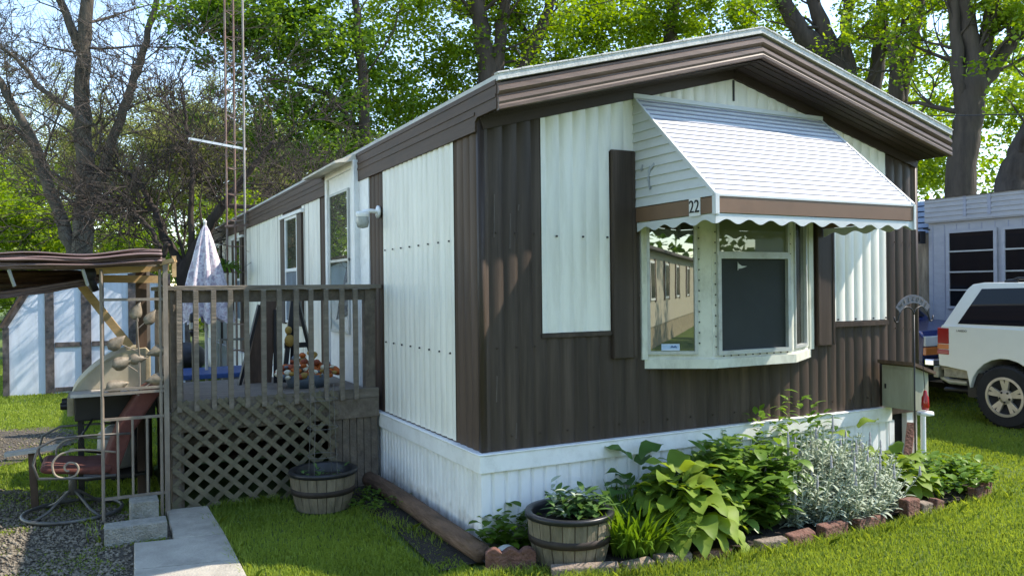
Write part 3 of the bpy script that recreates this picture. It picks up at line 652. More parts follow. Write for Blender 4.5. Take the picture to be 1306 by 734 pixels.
# bird feeder hanging beside cabinet
fd = thing('hummingbird_feeder', 'small red and white feeder with perches beside the grey green cabinet', 'bird feeder', (3.66, -.52, .6))
mb = MB(); mb.lathe([(0, .24), (.012, .23), (.016, .2), (.026, .18), (.03, .11), (.026, .08), (0, .08)], (3.66, -.52, .6), 14); mb.build('bottle', M['redlamp'], fd, smooth=True)
mb = MB(); mb.lathe([(0, .07), (.06, .065), (.065, .04), (.02, .03), (0, .03)], (3.66, -.52, .6), 16); mb.build('dish', M['number'], fd, smooth=True)
mb = MB(); mb.tube([(3.66, -.52, .83), (3.65, -.51, 1.05), (3.56, -.5, 1.1)], .003, 6); mb.build('hanger', M['black'], fd); mb = MB(); mb.tube([(3.58, -.52, .655), (3.74, -.52, .655)], .004, 6); mb.build('perch', M['black'], fd)
dn = thing('downspout_pipe', 'short reddish pipe leaning below the cabinet by the dark skirting gap', 'pipe', (4.0, -.15, .1))
mb = MB(); mb.bar((3.84, -.22, .18), (4.06, -.1, .47), .06, .045); mb.build('pipe', M['brick'], dn)
wp = thing('vent_pipe', 'thin white pipe standing at the right corner of the skirting', 'pipe', (4.22, -.1, 0))
mb = MB(); mb.tube([(4.22, -.1, -.02), (4.22, -.1, .62)], .022, 10); mb.build('pipe', M['skirt'], wp)

# ------------------------------------------------------------------ deck
deck = thing('deck', 'weathered grey wooden deck with baluster railing and lattice below, by the door', 'deck', (-.87, 2.8, 0))
DX0, DX1, DY0, DY1, DZ = -1.70, -.065, 2.0, 3.75, .80
mb = MB()
for i in range(12): y = DY0 + .012 + i * .145; mb.box((DX0, y, DZ - .035), (DX1, y + .138, DZ))
mb.build('floor', M['deckrail'], deck)
mb = MB(); mb.box((DX0, DY0 - .03, DZ - .2), (DX1, DY0 + .008, DZ - .037)); mb.box((DX0 - .03, DY0 - .03, DZ - .2), (DX0 - .002, DY1, DZ - .037)); mb.build('rim_board', M['deck'], deck)
mb = MB(); mb.box((DX0, DY0 - .034, DZ - .034), (DX1, DY0 + .006, DZ + .045)); mb.build('rim_board', M['deckrail'], deck)
mb = MB()
for i in range(7): x = -.50 + i * .062; mb.box((x, DY0 - .006, 0), (x + .056, DY0 + .014, DZ - .2))
mb.build('skirt_board', M['deck'], deck)
for x, y in ((DX0 + .03, DY0 + .03), (DX1 - .06, DY0 + .05), (DX0 + .03, DY1 - .05)):
    mb = MB(); mb.box((x - .045, y - .045, 0), (x + .045, y + .045, 1.69 if True else 0)); mb.build('post', M['deck'], deck, bevel=.004)
mb = MB(); mb.box((DX0 - .06, DY0 - .045, 1.697), (DX1 + .03, DY0 + .105, 1.733)); mb.build('rail_cap', M['deckrail'], deck, bevel=.004)
mb = MB(); mb.box((DX0 - .055, DY0 + .106, 1.6965), (DX0 + .09, DY1, 1.7325)); mb.build('rail_cap', M['deckrail'], deck, bevel=.004)
mb = MB(); mb.box((DX0, DY0 + .012, 1.6), (DX1, DY0 + .048, 1.696)); mb.box((DX0 + .0, DY0 + .05, 1.6), (DX0 + .036, DY1, 1.696)); mb.build('rail_board', M['deck'], deck)
bal = MB(); bal.box((-.019, -.019, .76), (.019, .019, 1.695))
b0 = None
for i in range(12):
    x = DX0 + .04 + i * .1265
    if b0 is None: b0 = bal.build('baluster', M['deckrail'], deck, local=True, bevel=.003); o = b0
    else: o = b0.copy(); COL.objects.link(o); o.parent = deck
    o.location = (x - deck.location.x, DY0 - .052 - deck.location.y, 0); o.rotation_euler = (R(random.uniform(-.4, .4)), R(random.uniform(-.35, .35)), 0)
for i in range(8):
    o = b0.copy(); COL.objects.link(o); o.parent = deck; o.location = (DX0 - .022 - deck.location.x, DY0 + .2 + i * .19 - deck.location.y, 0)
mb = MB(); mb.box((DX0 + .05, DY1 - .05, 0), (DX1, DY1 - .02, DZ - .04)); mb.build('back_shade_board', M['oldwood'], deck)  # added to block light and keep the space behind the lattice dark
mb = MB(); mb.box((DX0 + .02, DY0 + .15, 0), (DX0 + .04, DY1 - .1, DZ - .04)); mb.build('side_shade_board', M['oldwood'], deck)  # likewise added, darkens the underside of the deck from the left
mb = MB(); mb.box((DX0 + .1, DY0 + .3, .42), (DX1 - .6, DY0 + .33, .5)); mb.box((DX0 + .1, DY0 + .301, .66), (DX1 - .6, DY0 + .34, .75)); mb.build('joist', M['deck'], deck)
# lattice panel
lat = MB(); lx0, lx1, lz0, lz1, sp = -1.71, -.44, .0, .845, .137
def clipline(c, sgn):
    # z = sgn*x + c
    pts = []
    for x in (lx0, lx1):
        z = sgn * .93 * (x - lx0) + c
        if lz0 <= z <= lz1: pts.append((x, z))
    for z in (lz0, lz1):
        x = lx0 + (z - c) / (sgn * .93)
        if lx0 < x < lx1: pts.append((x, z))
    return pts[:2] if len(pts) >= 2 else None
for sgn, y in ((1, DY0 - .058), (-1, DY0 - .068)):
    c = -2.0
    while c < 3:
        p = clipline(c, sgn)
        if p and math.hypot(p[0][0] - p[1][0], p[0][1] - p[1][1]) > .05: lat.bar((p[0][0], y, p[0][1]), (p[1][0], y, p[1][1]), .008, .038)
        c += sp
lat.build('lattice', M['lattice'], deck)
mb = MB(); mb.box((DX0 - .01, DY0 - .04, .0), (DX0 + .05, DY0 - .034, DZ)); mb.build('post', M['deck'], deck)

# things on and behind the deck
pot = thing('autumn_planter', 'low dark planter heaped with orange and cream gourds on the deck', 'planter', (-.5, 2.75, DZ))
mb = MB(); mb.lathe([(.0, 0), (.17, 0), (.21, .12), (.19, .12), (0, .11)], (-.5, 2.75, DZ), 20); mb.build('pot', M['slate'], pot, smooth=True)
rr = random.Random(3)
mb_ = {k: MB() for k in ('orange', 'cream', 'ochre', 'rustred', 'slate')}
for i in range(150):
    a = rr.uniform(0, 6.28); r_ = .3 * math.sqrt(rr.random()); h = .27 * (1 - r_ / .34); k = rr.choice(['orange', 'orange', 'cream', 'ochre', 'rustred', 'slate'])
    s = rr.uniform(.018, .042); mb_[k].ball((-.5 + r_ * math.cos(a) * 1.0, 2.75 + r_ * math.sin(a) * .6, DZ + .09 + h * rr.uniform(.4, 1)), (s, s, s * .75), 8, 6)
for k, l in (('orange', 'orange'), ('cream', 'cream'), ('ochre', 'ochre'), ('rustred', 'rust red'), ('slate', 'grey blue')): lab(mb_[k].build('gourd_heap', M[k], pot, smooth=True), l + ' gourds of the heap')
es = thing('folded_table', 'dark grey folded table leaning upright on the deck behind the balusters', 'folded table', (-.82, 3.3, DZ))
mb = MB(); mb.prism([(-.98, DZ), (-.72, DZ), (-.66, 1.63), (-.8, 1.6)], lambda a, b, t: (a, t, b), 3.28, 3.33); mb.build('table_top', M['oldwood'], es)
mb = MB(); mb.bar((-1.03, 3.2, DZ), (-.83, 3.27, 1.55), .03, .03); mb.bar((-.7, 3.2, DZ), (-.68, 3.26, 1.5), .03, .03); mb.build('leg', M['black'], es)
ea = thing('easel', 'black folding easel standing on the deck behind the gourds', 'easel', (-.45, 3.3, DZ))
for p, q_ in (((-.62, 3.2, DZ), (-.5, 3.3, 1.62)), ((-.3, 3.2, DZ), (-.46, 3.3, 1.62)), ((-.46, 3.6, DZ), (-.48, 3.32, 1.6))):
    mb = MB(); mb.bar(p, q_, .045, .03); mb.build('leg', M['black'], ea)
mb = MB(); mb.bar((-.6, 3.25, 1.15), (-.34, 3.25, 1.15), .03, .05); mb.build('ledge', M['black'], ea)
mb = MB(); mb.ball((-.56, 3.2, 1.2), (.05, .04, .06)); mb.ball((-.57, 3.2, 1.3), (.035, .03, .04)); mb.build('ornament', M['ochre'], ea, smooth=True)
# blue table + umbrella
bt = thing('patio_table', 'blue patio table beyond the deck, under the closed umbrella', 'table', (-.95, 5.7, 0))
mb = MB(); mb.box((-1.5, 5.25, .66), (-.45, 6.15, .72)); mb.build('table_top', M['blue'], bt, bevel=.01)
for x in (-1.44, -.51):
    for y in (5.31, 6.09): mb = MB(); mb.box((x - .025, y - .025, 0), (x + .025, y + .025, .66)); mb.build('leg', M['blue'], bt)
um = thing('patio_umbrella', 'closed patio umbrella with pale mauve leaf print, behind the deck', 'umbrella', (-1.04, 5.7, 0))
mb = MB(); n_ = 64; pr = [(.012, 2.5), (.045, 2.43), (.08, 2.31), (.12, 2.13), (.165, 1.92), (.2, 1.7), (.225, 1.5), (.24, 1.34)]
for i, (r_, z) in enumerate(pr):
    for j in range(n_):
        t = 2 * math.pi * j / n_; fold = 1 + (.38 * i / 7) * math.cos(8 * t + .35 * math.sin(i)) + .06 * math.cos(19 * t)
        dz = -.05 * math.cos(8 * t) if i == 7 else 0
        mb.v.append((-1.04 + r_ * fold * math.cos(t), 5.7 + r_ * fold * math.sin(t), z + dz))
for i in range(7):
    for j in range(n_): mb.f.append((i * n_ + j, i * n_ + (j + 1) % n_, (i + 1) * n_ + (j + 1) % n_, (i + 1) * n_ + j))
mb.build('canopy', M['umb'], um, smooth=True)
mb = MB(); mb.tube([(-1.04, 5.7, .725), (-1.04, 5.7, 2.52)], .019, 10); mb.tube([(-1.04, 5.7, .08), (-1.04, 5.7, .655)], .019, 10); mb.build('pole', M['whitewood'], um)
mb = MB(); mb.lathe([(0, .08), (.22, .06), (.25, 0)], (-1.04, 5.7, 0), 20); mb.build('base', M['ironmetal'], um)
mb = MB(); mb.ball((-1.04, 5.7, 2.53), .022); mb.build('finial', M['trim'], um)
sp_ = thing('lamp_stake', 'small black and silver lantern on a thin stake by the umbrella', 'garden lamp', (-1.3, 4.6, 0))
mb = MB(); mb.tube([(-1.3, 4.6, 0), (-1.3, 4.6, 1.2)], .012, 8); mb.build('stake', M['ironmetal'], sp_)
mb = MB(); mb.lathe([(0, .26), (.03, .24), (.045, .17), (.03, .165), (.03, .06), (.04, .05), (.02, 0), (0, 0)], (-1.3, 4.6, 1.2), 12); mb.build('lantern', M['black'], sp_)
mb = MB(); mb.lathe([(.034, .08), (.036, .15)], (-1.3, 4.6, 1.2), 12); mb.build('lantern_glass', M['paleglass'], sp_)
kt = thing('kettle_grill', 'round black kettle grill on three legs behind the deck railing', 'grill', (-1.2, 6.6, 0))
mb = MB(); mb.ball((-1.2, 6.6, .82), (.27, .27, .2), 20, 12); mb.build('bowl', M['black'], kt, smooth=True)
for a in (0, 2.1, 4.2): mb = MB(); mb.tube([(-1.2 + .12 * math.cos(a), 6.6 + .12 * math.sin(a), .7), (-1.2 + .27 * math.cos(a), 6.6 + .27 * math.sin(a), 0)], .012, 8); mb.build('leg', M['ironmetal'], kt)
ch = thing('patio_chair', 'white wire patio chair standing between blue table and long wall', 'chair', (-.45, 7.3, 0))
for x, y in ((-.65, 7.1), (-.25, 7.1), (-.65, 7.5), (-.25, 7.5)): mb = MB(); mb.tube([(x, y, 0), (x, y, .44 if y < 7.3 else 1.0)], .012, 8); mb.build('leg', M['ironmetal'], ch)
mb = MB(); mb.box((-.67, 7.08, .44), (-.23, 7.52, .47)); mb.build('seat', M['ironmetal'], ch)
mb = MB()
for i in range(6): mb.tube([(-.63 + i * .07, 7.5, .47), (-.63 + i * .07, 7.52, .98)], .006, 6)
mb.bar((-.66, 7.51, .98), (-.24, 7.51, .98), .03, .03); mb.build('backrest', M['ironmetal'], ch)

# TV tower
tw = thing('antenna_tower', 'rusty three legged lattice antenna tower rising beside the long wall', 'tower', (-.2, 8.9, 0))
TX = [(-.36, 8.82), (-.09, 8.76), (-.2, 9.02)]
for x, y in TX: mb = MB(); mb.tube([(x, y, 0), (x, y, 9.5)], .017, 8); mb.build('leg', M['rustpale'] if x > -.15 else M['rust'], tw)
mb = MB(); z = .3
while z < 9.4:
    mb = MB(); mb.tube([(*TX[0], z), (*TX[1], z), (*TX[2], z), (*TX[0], z)], .007, 6); mb.build('rung', M['rust'], tw)
    z += .42
mb = MB(); mb.bar((-.93, 8.7, 4.06), (-.05, 8.8, 3.97), .05, .035); 
for i in range(5): x = -.9 + i * .16; mb.tube([(x, 8.2 + .05 * i, 4.06 - i * .016), (x, 9.2 - .05 * i, 4.06 - i * .016)], .005, 6)
mb.build('antenna', M['antenna'], tw)
mb = MB(); mb.bar((-.4, 8.8, 2.72), (-.02, 8.75, 2.74), .03, .03); mb.bar((-.2, 8.8, 2.95), (.0, 8.75, 2.96), .03, .03); mb.build('wall_bracket', M['rust'], tw)
hb = thing('hanging_planter', 'dark drooping hanging planter on a bracket of the tower', 'planter', (-.42, 8.6, 2.1))
mb = MB(); mb.lathe([(.0, -.12), (.1, -.1), (.14, 0), (.13, 0), (0, -.02)], (-.42, 8.6, 2.08), 14); mb.build('basket', M['oldwood'], hb)
mb = MB()
rr = random.Random(9)
for i in range(60):
    a = rr.uniform(0, 6.28); c = Vector((-.42 + .1 * math.cos(a), 8.6 + .1 * math.sin(a), 2.1)); e = c + Vector((.15 * math.cos(a), .15 * math.sin(a), rr.uniform(-.16, .1))); mb.bar(c, e, .03, .004)
mb.build('trailing_leaves', M['leafC'], hb)
mb = MB(); mb.tube([(-.42, 8.6, 2.08), (-.42, 8.6, 2.34), (-.36, 8.8, 2.34)], .006, 6); mb.build('hanger', M['black'], hb)

# ------------------------------------------------------------------ gazebo
gz = thing('gazebo', 'metal gazebo with a collapsed brown canopy and leaf trellis corner posts', 'gazebo', (-3.2, 3.1, 0))
def corner_panel(x0, x1, y, sg, full=True):
    mb = MB(); r_ = .011
    for x in (x0, x1): mb.tube([(x, y, 0), (x, y, 1.86)], .012, 8)
    mb.box((x1 + .02, y - .018, 0), (x1 + .055, y + .018, 1.93))
    for z in (1.635, .975, .945, .755, .175): mb.bar((x0, y, z), (x1 + .02, y, z), .02, .02)
    for i in range(1, 4): x = x0 + (x1 - x0) * i / 4; mb.tube([(x, y, .175), (x, y, .755)], .009, 6)
    mb.build('corner_panel', M['post'], gz)
    mb = MB(); mb.tube([(x0 + .25, y, .975), (x0 + .25, y, 1.2), (x0 + .24, y, 1.35), (x0 + .235, y, 1.56)], .006, 6)
    leaf = []
    for (lx, lz, ang, s) in ((.235, 1.55, 70, .13), (.10, 1.32, 215 - 180 + 5, .14), (.33, 1.5, 60, .12), (.36, 1.24, 200, .13), (.355, 1.03, 190, .14), (.10, 1.0, 15, .15), (.14, 1.17, 20, .15), (.24, 1.19, 5, .12)):
        mb.tube([(x0 + .245, y, lz - .08), (x0 + lx, y, lz)], .004, 5); leaf.append((x0 + lx, lz, ang, s * 1.1))
    mb.build('vine_stem', M['post'], gz)
    for (lx, lz, ang, s) in leaf:
        m2 = MB(); a = R(ang); n = 9
        for i in range(n):
            t = i / (n - 1); wv = s * .36 * math.sin(math.pi * t ** .7) ** .9 * (1 - .35 * t); px_ = (t - .5) * s
            for k in (-1, 0, 1):
                u, v = px_, k * wv; m2.v.append((lx + u * math.cos(a) - v * math.sin(a), y - .012 + (.012 if k else 0), lz + u * math.sin(a) + v * math.cos(a)))
        for i in range(n - 1):
            for k in range(2): q0 = i * 3 + k; m2.f.append((q0, q0 + 3, q0 + 4, q0 + 1))
        lo = m2.build('metal_leaf', M['leafmetal'], gz, smooth=True); so_ = lo.modifiers.new('t', 'SOLIDIFY'); so_.thickness = .003
corner_panel(-2.185, -1.79, 1.9, 1)
for (x, y) in ((-4.75, 1.9), (-4.75, 4.4), (-1.76, 4.4)):
    mb = MB(); mb.box((x - .03, y - .03, 0), (x + .03, y + .03, 1.93)); mb.build('post', M['post'], gz)
mb = MB(); mb.bar((-4.8, 1.93, 1.895), (-1.73, 1.93, 1.895), .03, .03); mb.bar((-4.8, 4.4, 1.93), (-1.72, 4.4, 1.93), .03, .03); mb.bar((-4.75, 1.93, 1.93), (-4.75, 4.4, 1.93), .03, .03); mb.bar((-1.76, 1.95, 1.93), (-1.76, 4.4, 1.93), .03, .03); mb.build('roof_frame', M['post'], gz)
mb = MB(); mb.bar((-2.26, 1.99, 1.845), (-1.72, 1.99, 1.875), .035, .05); mb.bar((-4.3, 2.6, 1.84), (-1.75, 2.5, 1.79), .04, .06); mb.bar((-1.78, 1.93, 1.9), (-1.68, 1.9, 1.93), .09, .03); mb.bar((-1.69, 1.9, 1.8), (-1.69, 1.9, 1.96), .03, .05); mb.build('timber_beam', M['newwood'], gz)
mb = MB(); mb.bar((-2.36, 2.5, 1.8), (-1.98, 2.45, 1.25), .03, .06); mb.build('timber_brace', M['newwood'], gz)
mb = MB(); mb.box((-1.93, 2.55, .0), (-1.85, 2.63, 1.9)); mb.box((-2.19, 3.4, 0), (-2.16, 3.43, 1.9)); mb.build('timber_post', M['oldwood'], gz)
# canopy: crumpled top sheet + folded front roll + sagging inner flap
def sheet(fn, nu, nv, name, m, parent):
    V_ = [fn(i / nu, j / nv) for j in range(nv + 1) for i in range(nu + 1)]
    mb = MB(); mb.add(V_, [(j * (nu + 1) + i, j * (nu + 1) + i + 1, (j + 1) * (nu + 1) + i + 1, (j + 1) * (nu + 1) + i) for j in range(nv) for i in range(nu)])
    o = mb.build(name, m, parent, smooth=True); s = o.modifiers.new('t', 'SOLIDIFY'); s.thickness = .004; return o
def fold(x, v):
    return .022 * math.sin(2.1 * x + 15 * v + 1.3 * math.sin(1.7 * x)) + .014 * math.sin(4.3 * x - 26 * v) + .008 * math.sin(9 * x + 40 * v)
def f_top(u, v):
    x = -4.85 + 3.07 * u; return (x, 1.85 + 2.6 * v, 1.985 + .02 * math.sin(3 * x + 4 * v) + .012 * math.sin(9 * x + 7 * v) - .05 * math.sin(math.pi * v) * 1.0 + .02 * v)
sheet(f_top, 60, 30, 'canopy_top', M['canopy'], gz)
def f_roll(u, v):
    x = -4.85 + 3.07 * u; tp = 1.985 + .02 * math.sin(3 * x) + .012 * math.sin(9 * x)
    bot = 1.86 + .035 * max(0, (x + 2.3)) / .5
    return (x, 1.85 - .035 - fold(x, v) * (1.3 if 0 < v < 1 else .4) - .03 * math.sin(math.pi * v), tp + (bot - tp) * v)
sheet(f_roll, 140, 40, 'canopy_front_roll', M['canopy'], gz)
def f_sag(u, v):
    x = -4.85 + 2.68 * u; bot = 1.645 + .11 * max(0, (x + 3.0) / .8) ** 1.3 + .01 * math.sin(8 * x); tp = 1.86
    th = v; return (x, 2.15 + .05 * math.sin(3 * x + 6 * v) + .25 * (1 - v) + fold(x, v), tp + (bot - tp) * v)
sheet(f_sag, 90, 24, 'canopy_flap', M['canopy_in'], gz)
def f_fl2(u, v):
    x = -4.85 + 2.65 * u; bot = 1.635 + .12 * max(0, (x + 3.0) / .8) ** 1.3; return (x, 2.1 - .05 * v + .6 * fold(x, v), bot + .055 - .055 * v)
sheet(f_fl2, 90, 8, 'canopy_hem', M['canopy'], gz)
mb = MB()
for x0 in (-2.75, -2.3):
    mb = MB(); mb.bar((x0, 1.80, 1.855), (x0 + .03, 1.84, 1.74), .012, .02); mb.build('canopy_strap', M['alu'], gz)
mb = MB(); mb.ball((-2.26, 1.98, 1.83), (.05, .04, .06)); mb.bar((-2.28, 1.98, 1.85), (-2.22, 2.0, 1.70), .05, .04); mb.build('canopy_corner_joint', M['black'], gz, smooth=True)

# grill under it
gr = thing('gas_grill', 'black gas grill with dusty beige lid behind the leaf trellis', 'grill', (-2.05, 2.75, 0))
lidp = [(-2.40, .90)] + [(-2.40 + .5 * (i / 12), .90 + .33 * math.sin(math.pi / 2 * (i / 12)) ** .75) for i in range(1, 13)] + [(-1.86, 1.235), (-1.83, 1.2), (-1.83, .90)]
mb = MB(); mb.prism(lidp, lambda a, b, t: (a, t, b), 2.46, 3.05); mb.build('lid', M['grillid'], gr, bevel=.008)
inner = [((-2.1) + (x + 2.1) * .86, 1.03 + (z - 1.03) * .84) for x, z in lidp]
mb = MB(); mb.prism(inner, lambda a, b, t: (a, t, b), 2.452, 2.4595); mb.build('lid_side_plate', mat('lid_plate', (.36, .32, .24), .5, var=.15), gr)
mb = MB(); mb.box((-2.38, 2.44, .68), (-1.8, 3.05, .895)); mb.build('firebox', M['black'], gr, bevel=.01)
mb = MB(); mb.box((-2.40, 2.2, .895), (-1.8, 2.44, .92)); mb.build('side_shelf', M['whitewood'], gr)
mb = MB(); mb.box((-2.43, 2.5, .72), (-2.385, 3.0, .86)); mb.build('control_panel', M['grillid'], gr)
for i in range(2): mb = MB(); mb.lathe([(0, -.05), (.028, -.05), (.032, 0)], (-2.43, 2.6 + i * .28, .79), 12, 'x'); mb.build('knob', M['black'], gr)
for x, y in ((-2.34, 2.5), (-1.86, 2.5), (-2.34, 3.0), (-1.86, 3.0)): mb = MB(); mb.box((x - .018, y - .018, 0), (x + .018, y + .018, .68)); mb.build('leg', M['black'], gr)
mb = MB(); mb.box((-2.36, 2.48, .2), (-1.84, 3.02, .22)); mb.build('bottom_shelf', M['black'], gr)
mb = MB(); mb.tube([(-2.25, 2.42, .7), (-2.35, 2.38, .55), (-2.3, 2.4, .45), (-2.2, 2.45, .42), (-2.15, 2.6, .4)], .009, 8); mb.build('hose', M['black'], gr, smooth=True)
mb = MB(); mb.lathe([(0, 0), (.14, .02), (.15, .15), (.14, .3), (.06, .36), (0, .36)], (-2.08, 2.78, .22), 18); mb.build('gas_bottle', mat('gas_bottle', (.3, .3, .28), .5), gr, smooth=True)
# dark stuff sheet behind: tool cabinet
tb = thing('storage_bin', 'tall dark storage bin under the gazebo behind the trellis bars', 'storage bin', (-1.95, 3.5, 0))
mb = MB(); mb.box((-2.12, 3.3, 0), (-1.78, 3.9, .84)); mb.build('body', M['black'], tb, bevel=.02)
mb = MB(); mb.box((-2.14, 3.28, .84), (-1.76, 3.92, .9)); mb.build('lid', M['black'], tb, bevel=.02)
# swivel chair
cx, cy = -2.39, 2.25
sc = thing('swivel_chair', 'swivel patio chair with faded red cushion and scroll arms on round base', 'chair', (cx, cy, 0))
def ring(mb, c, r_, tr, n=40, nn=8, a0=0, a1=2 * math.pi):
    pts = [(c[0] + r_ * math.cos(a0 + (a1 - a0) * i / n), c[1] + r_ * math.sin(a0 + (a1 - a0) * i / n), c[2]) for i in range(n + 1)]; mb.tube(pts, tr, nn)
mb = MB(); ring(mb, (cx, cy, .036), .335, .014)
for i in range(4):
    a = math.pi * (i / 2 + .2); mb.tube([(cx + .32 * math.cos(a), cy + .32 * math.sin(a), .025), (cx + .2 * math.cos(a), cy + .2 * math.sin(a), .07), (cx + .06 * math.cos(a), cy + .06 * math.sin(a), .17), (cx, cy, .2)], .011, 8)
mb.tube([(cx, cy, .16), (cx, cy, .33)], .03, 12); mb.build('swivel_base', M['ironmetal'], sc, smooth=True)
mb = MB(); mb.prism([(-2.58, .38), (-2.2, .33), (-2.12, .35), (-2.12, .40), (-2.3, .40), (-2.56, .435), (-2.60, .42)], lambda a, b, t: (a, t, b), 2.02, 2.5); mb.build('seat_cushion', M['cushion'], sc, bevel=.025)
mb = MB(); mb.prism([(-2.2, .36), (-2.1, .3), (-1.98, .62), (-1.82, .86), (-1.72, .98), (-1.78, 1.02), (-1.93, .92), (-2.08, .68)], lambda a, b, t: (a, t, b), 2.04, 2.46); mb.build('back_cushion', M['cushion'], sc, bevel=.02)
for y in (1.97, 2.53):
    mb = MB(); pts = [(-2.1, y, .5), (-2.25, y, .53), (-2.36, y, .54), (-2.45, y, .525), (-2.5, y, .48), (-2.51, y, .43), (-2.49, y, .37), (-2.43, y, .345), (-2.37, y, .355), (-2.345, y, .4), (-2.36, y, .44), (-2.405, y, .455), (-2.435, y, .425), (-2.42, y, .395), (-2.40, y, .4)]
    # smooth spline through points
    pp = []
    for i in range(len(pts) - 1):
        p0, p1, p2, p3 = [Vector(pts[max(0, min(len(pts) - 1, i + k))]) for k in (-1, 0, 1, 2)]
        for j in range(4):
            t = j / 4; pp.append(.5 * ((2 * p1) + (-p0 + p2) * t + (2 * p0 - 5 * p1 + 4 * p2 - p3) * t * t + (-p0 + 3 * p1 - 3 * p2 + p3) * t ** 3))
    mb.tube(pp, .008, 8); mb.build('scroll_arm', M['scroll'], sc, smooth=True)
    mb = MB(); mb.tube([(-2.0, y, .63), (-2.25, y, .64), (-2.48, y, .64), (-2.6, y, .58), (-2.63, y, .46), (-2.6, y, .36)], .009, 8); mb.tube([(-2.6, y, .36), (-2.3, y, .33), (-2.1, y, .33)], .01, 8); mb.build('side_rail', M['ironmetal'], sc, smooth=True)
fp = thing('board', 'short pale wooden board resting by the swivel chair seat', 'board', (-2.7, 2.3, 0))
fp.location = (-2.72, 2.55, 0)
mb = MB(); mb.bar((-2.86, 2.62, .445), (-2.5, 2.62, .47), .12, .025); mb.build('plank', M['whitewood'], fp)
mb = MB(); mb.bar((-2.66, 2.62, 0), (-2.68, 2.62, .44), .05, .04); mb.build('leg', M['oldwood'], fp)
# concrete blocks
mb = MB(); mb.box((-2.185, 1.26, 0), (-1.80, 1.42, .125)); tag(mb.build('concrete_block', M['block'], bevel=.008), 'long low grey concrete block lying in front of the other block', 'concrete block', 'concrete blocks at the trellis foot')
mb = MB(); mb.box((-2.02, 1.62, 0), (-1.83, 1.80, .19)); o = mb.build('concrete_block', M['block'], bevel=.008); tag(o, 'short upright grey concrete block against the trellis foot', 'concrete block', 'concrete blocks at the trellis foot')

# ------------------------------------------------------------------ shed
sh = thing('shed', 'white barn shaped shed with dark flaking battens on the far left lawn', 'shed', (-2.2, 12, 0))
SX0, SX1, SY = -3.6, -.75, 10.7; sc_ = (SX0 + SX1) / 2
gam = [(SX0, 0), (SX1, 0), (SX1, 1.12), (SX1 - .42, 1.85), (sc_, 2.3), (SX0 + .42, 1.85), (SX0, 1.12)]
mb = MB(); mb.prism(gam, lambda a, b, t: (a, t, b), SY, SY + 3.2); mb.build('wall', M['shedwhite'], sh)
mb = MB()
for i in range(2, 6):
    a, b = gam[i], gam[(i + 1) % 7]; mb.bar((a[0], SY - .08, a[1] + .03), (a[0], SY - .08, a[1] + .03), .01, .01) if False else None
    va, vb = Vector((a[0], 0, a[1])), Vector((b[0], 0, b[1])); dd = (vb - va).normalized(); nn = Vector((dd.z, 0, -dd.x)) * (-1 if False else 1)
    mid = (va + vb) / 2
    if (mid + nn * .1 - Vector((sc_, 0, 1))).length < (mid - Vector((sc_, 0, 1))).length: nn = -nn
    q4 = [va + nn * .005, vb + nn * .005, vb + nn * .04, va + nn * .04]
    mb.add([(p.x, SY - .1, p.z) for p in q4] + [(p.x, SY + 3.3, p.z) for p in q4], [(0, 1, 2, 3), (7, 6, 5, 4), (0, 4, 5, 1), (1, 5, 6, 2), (2, 6, 7, 3), (3, 7, 4, 0)])
mb.build('roof', M['oldwood'], sh)
mb = MB(); 
for x, w_ in ((SX0 + .0, .09), (-3.0, .13), (-2.47, .15), (-1.75, .15), (-1.2, .13), (SX1 - .09, .09)): mb.box((x - .0, SY - .03, 0), (x + w_, SY - .002, 1.12 if w_ < .1 else 2.0))
for i in (2, 3, 4, 5):
    a, b = gam[i], gam[i + 1]; mb.bar((a[0], SY - .018, a[1]), (b[0], SY - .018, b[1]), .03, .12)
mb.build('batten', M['shedtrim'], sh)
for x0, x1 in ((-2.86, -2.48), (-2.31, -1.76)):
    for z0, z1 in ((.77, .85), (.03, .1)): mb = MB(); mb.box((x0, SY - .022, z0), (x1, SY - .003, z1)); mb.build('door_rail', M['shedtrim'], sh)

# ------------------------------------------------------------------ neighbour home (right)
nb = thing('neighbour_home', 'grey lavender mobile home with louvred windows behind the cream car', 'mobile home', (11.7, -1, 0))
NX, NY1 = 9.7, 3.68
mb = MB(); mb.box((NX, -8, .1), (NX + 4, NY1, 2.66)); mb.build('wall', M['nb'], nb)
mb = MB()
u = -8.0
while u < NY1: mb.box((NX - .006, u, .7), (NX - .0, u + .012, 2.6)); u += .2
mb.build('wall_seam', M['nbdark'], nb)
mb = MB(); mb.box((NX - .06, -8, 2.64), (NX + 4.05, NY1 + .02, 3.02))
for i in range(5): mb.box((NX - .075, -8, 2.66 + i * .075), (NX - .06, NY1 + .02, 2.70 + i * .075))
mb.build('fascia', M['nb'], nb)
mb = MB()
for y in (3.0, 2.62, 1.5, .3): mb.box((NX - .079, y, 2.7), (NX - .0755, y + .05, 3.02))
mb.build('fascia_joint', M['nbdark'], nb)
mb = MB(); mb.prism([(NX - .1, 3.02), (NX + 4.1, 3.02), (NX + 2, 3.1)], lambda a, b, t: (a, t, b), -8.1, NY1 + .05); mb.build('roof', M['homeroof'], nb)
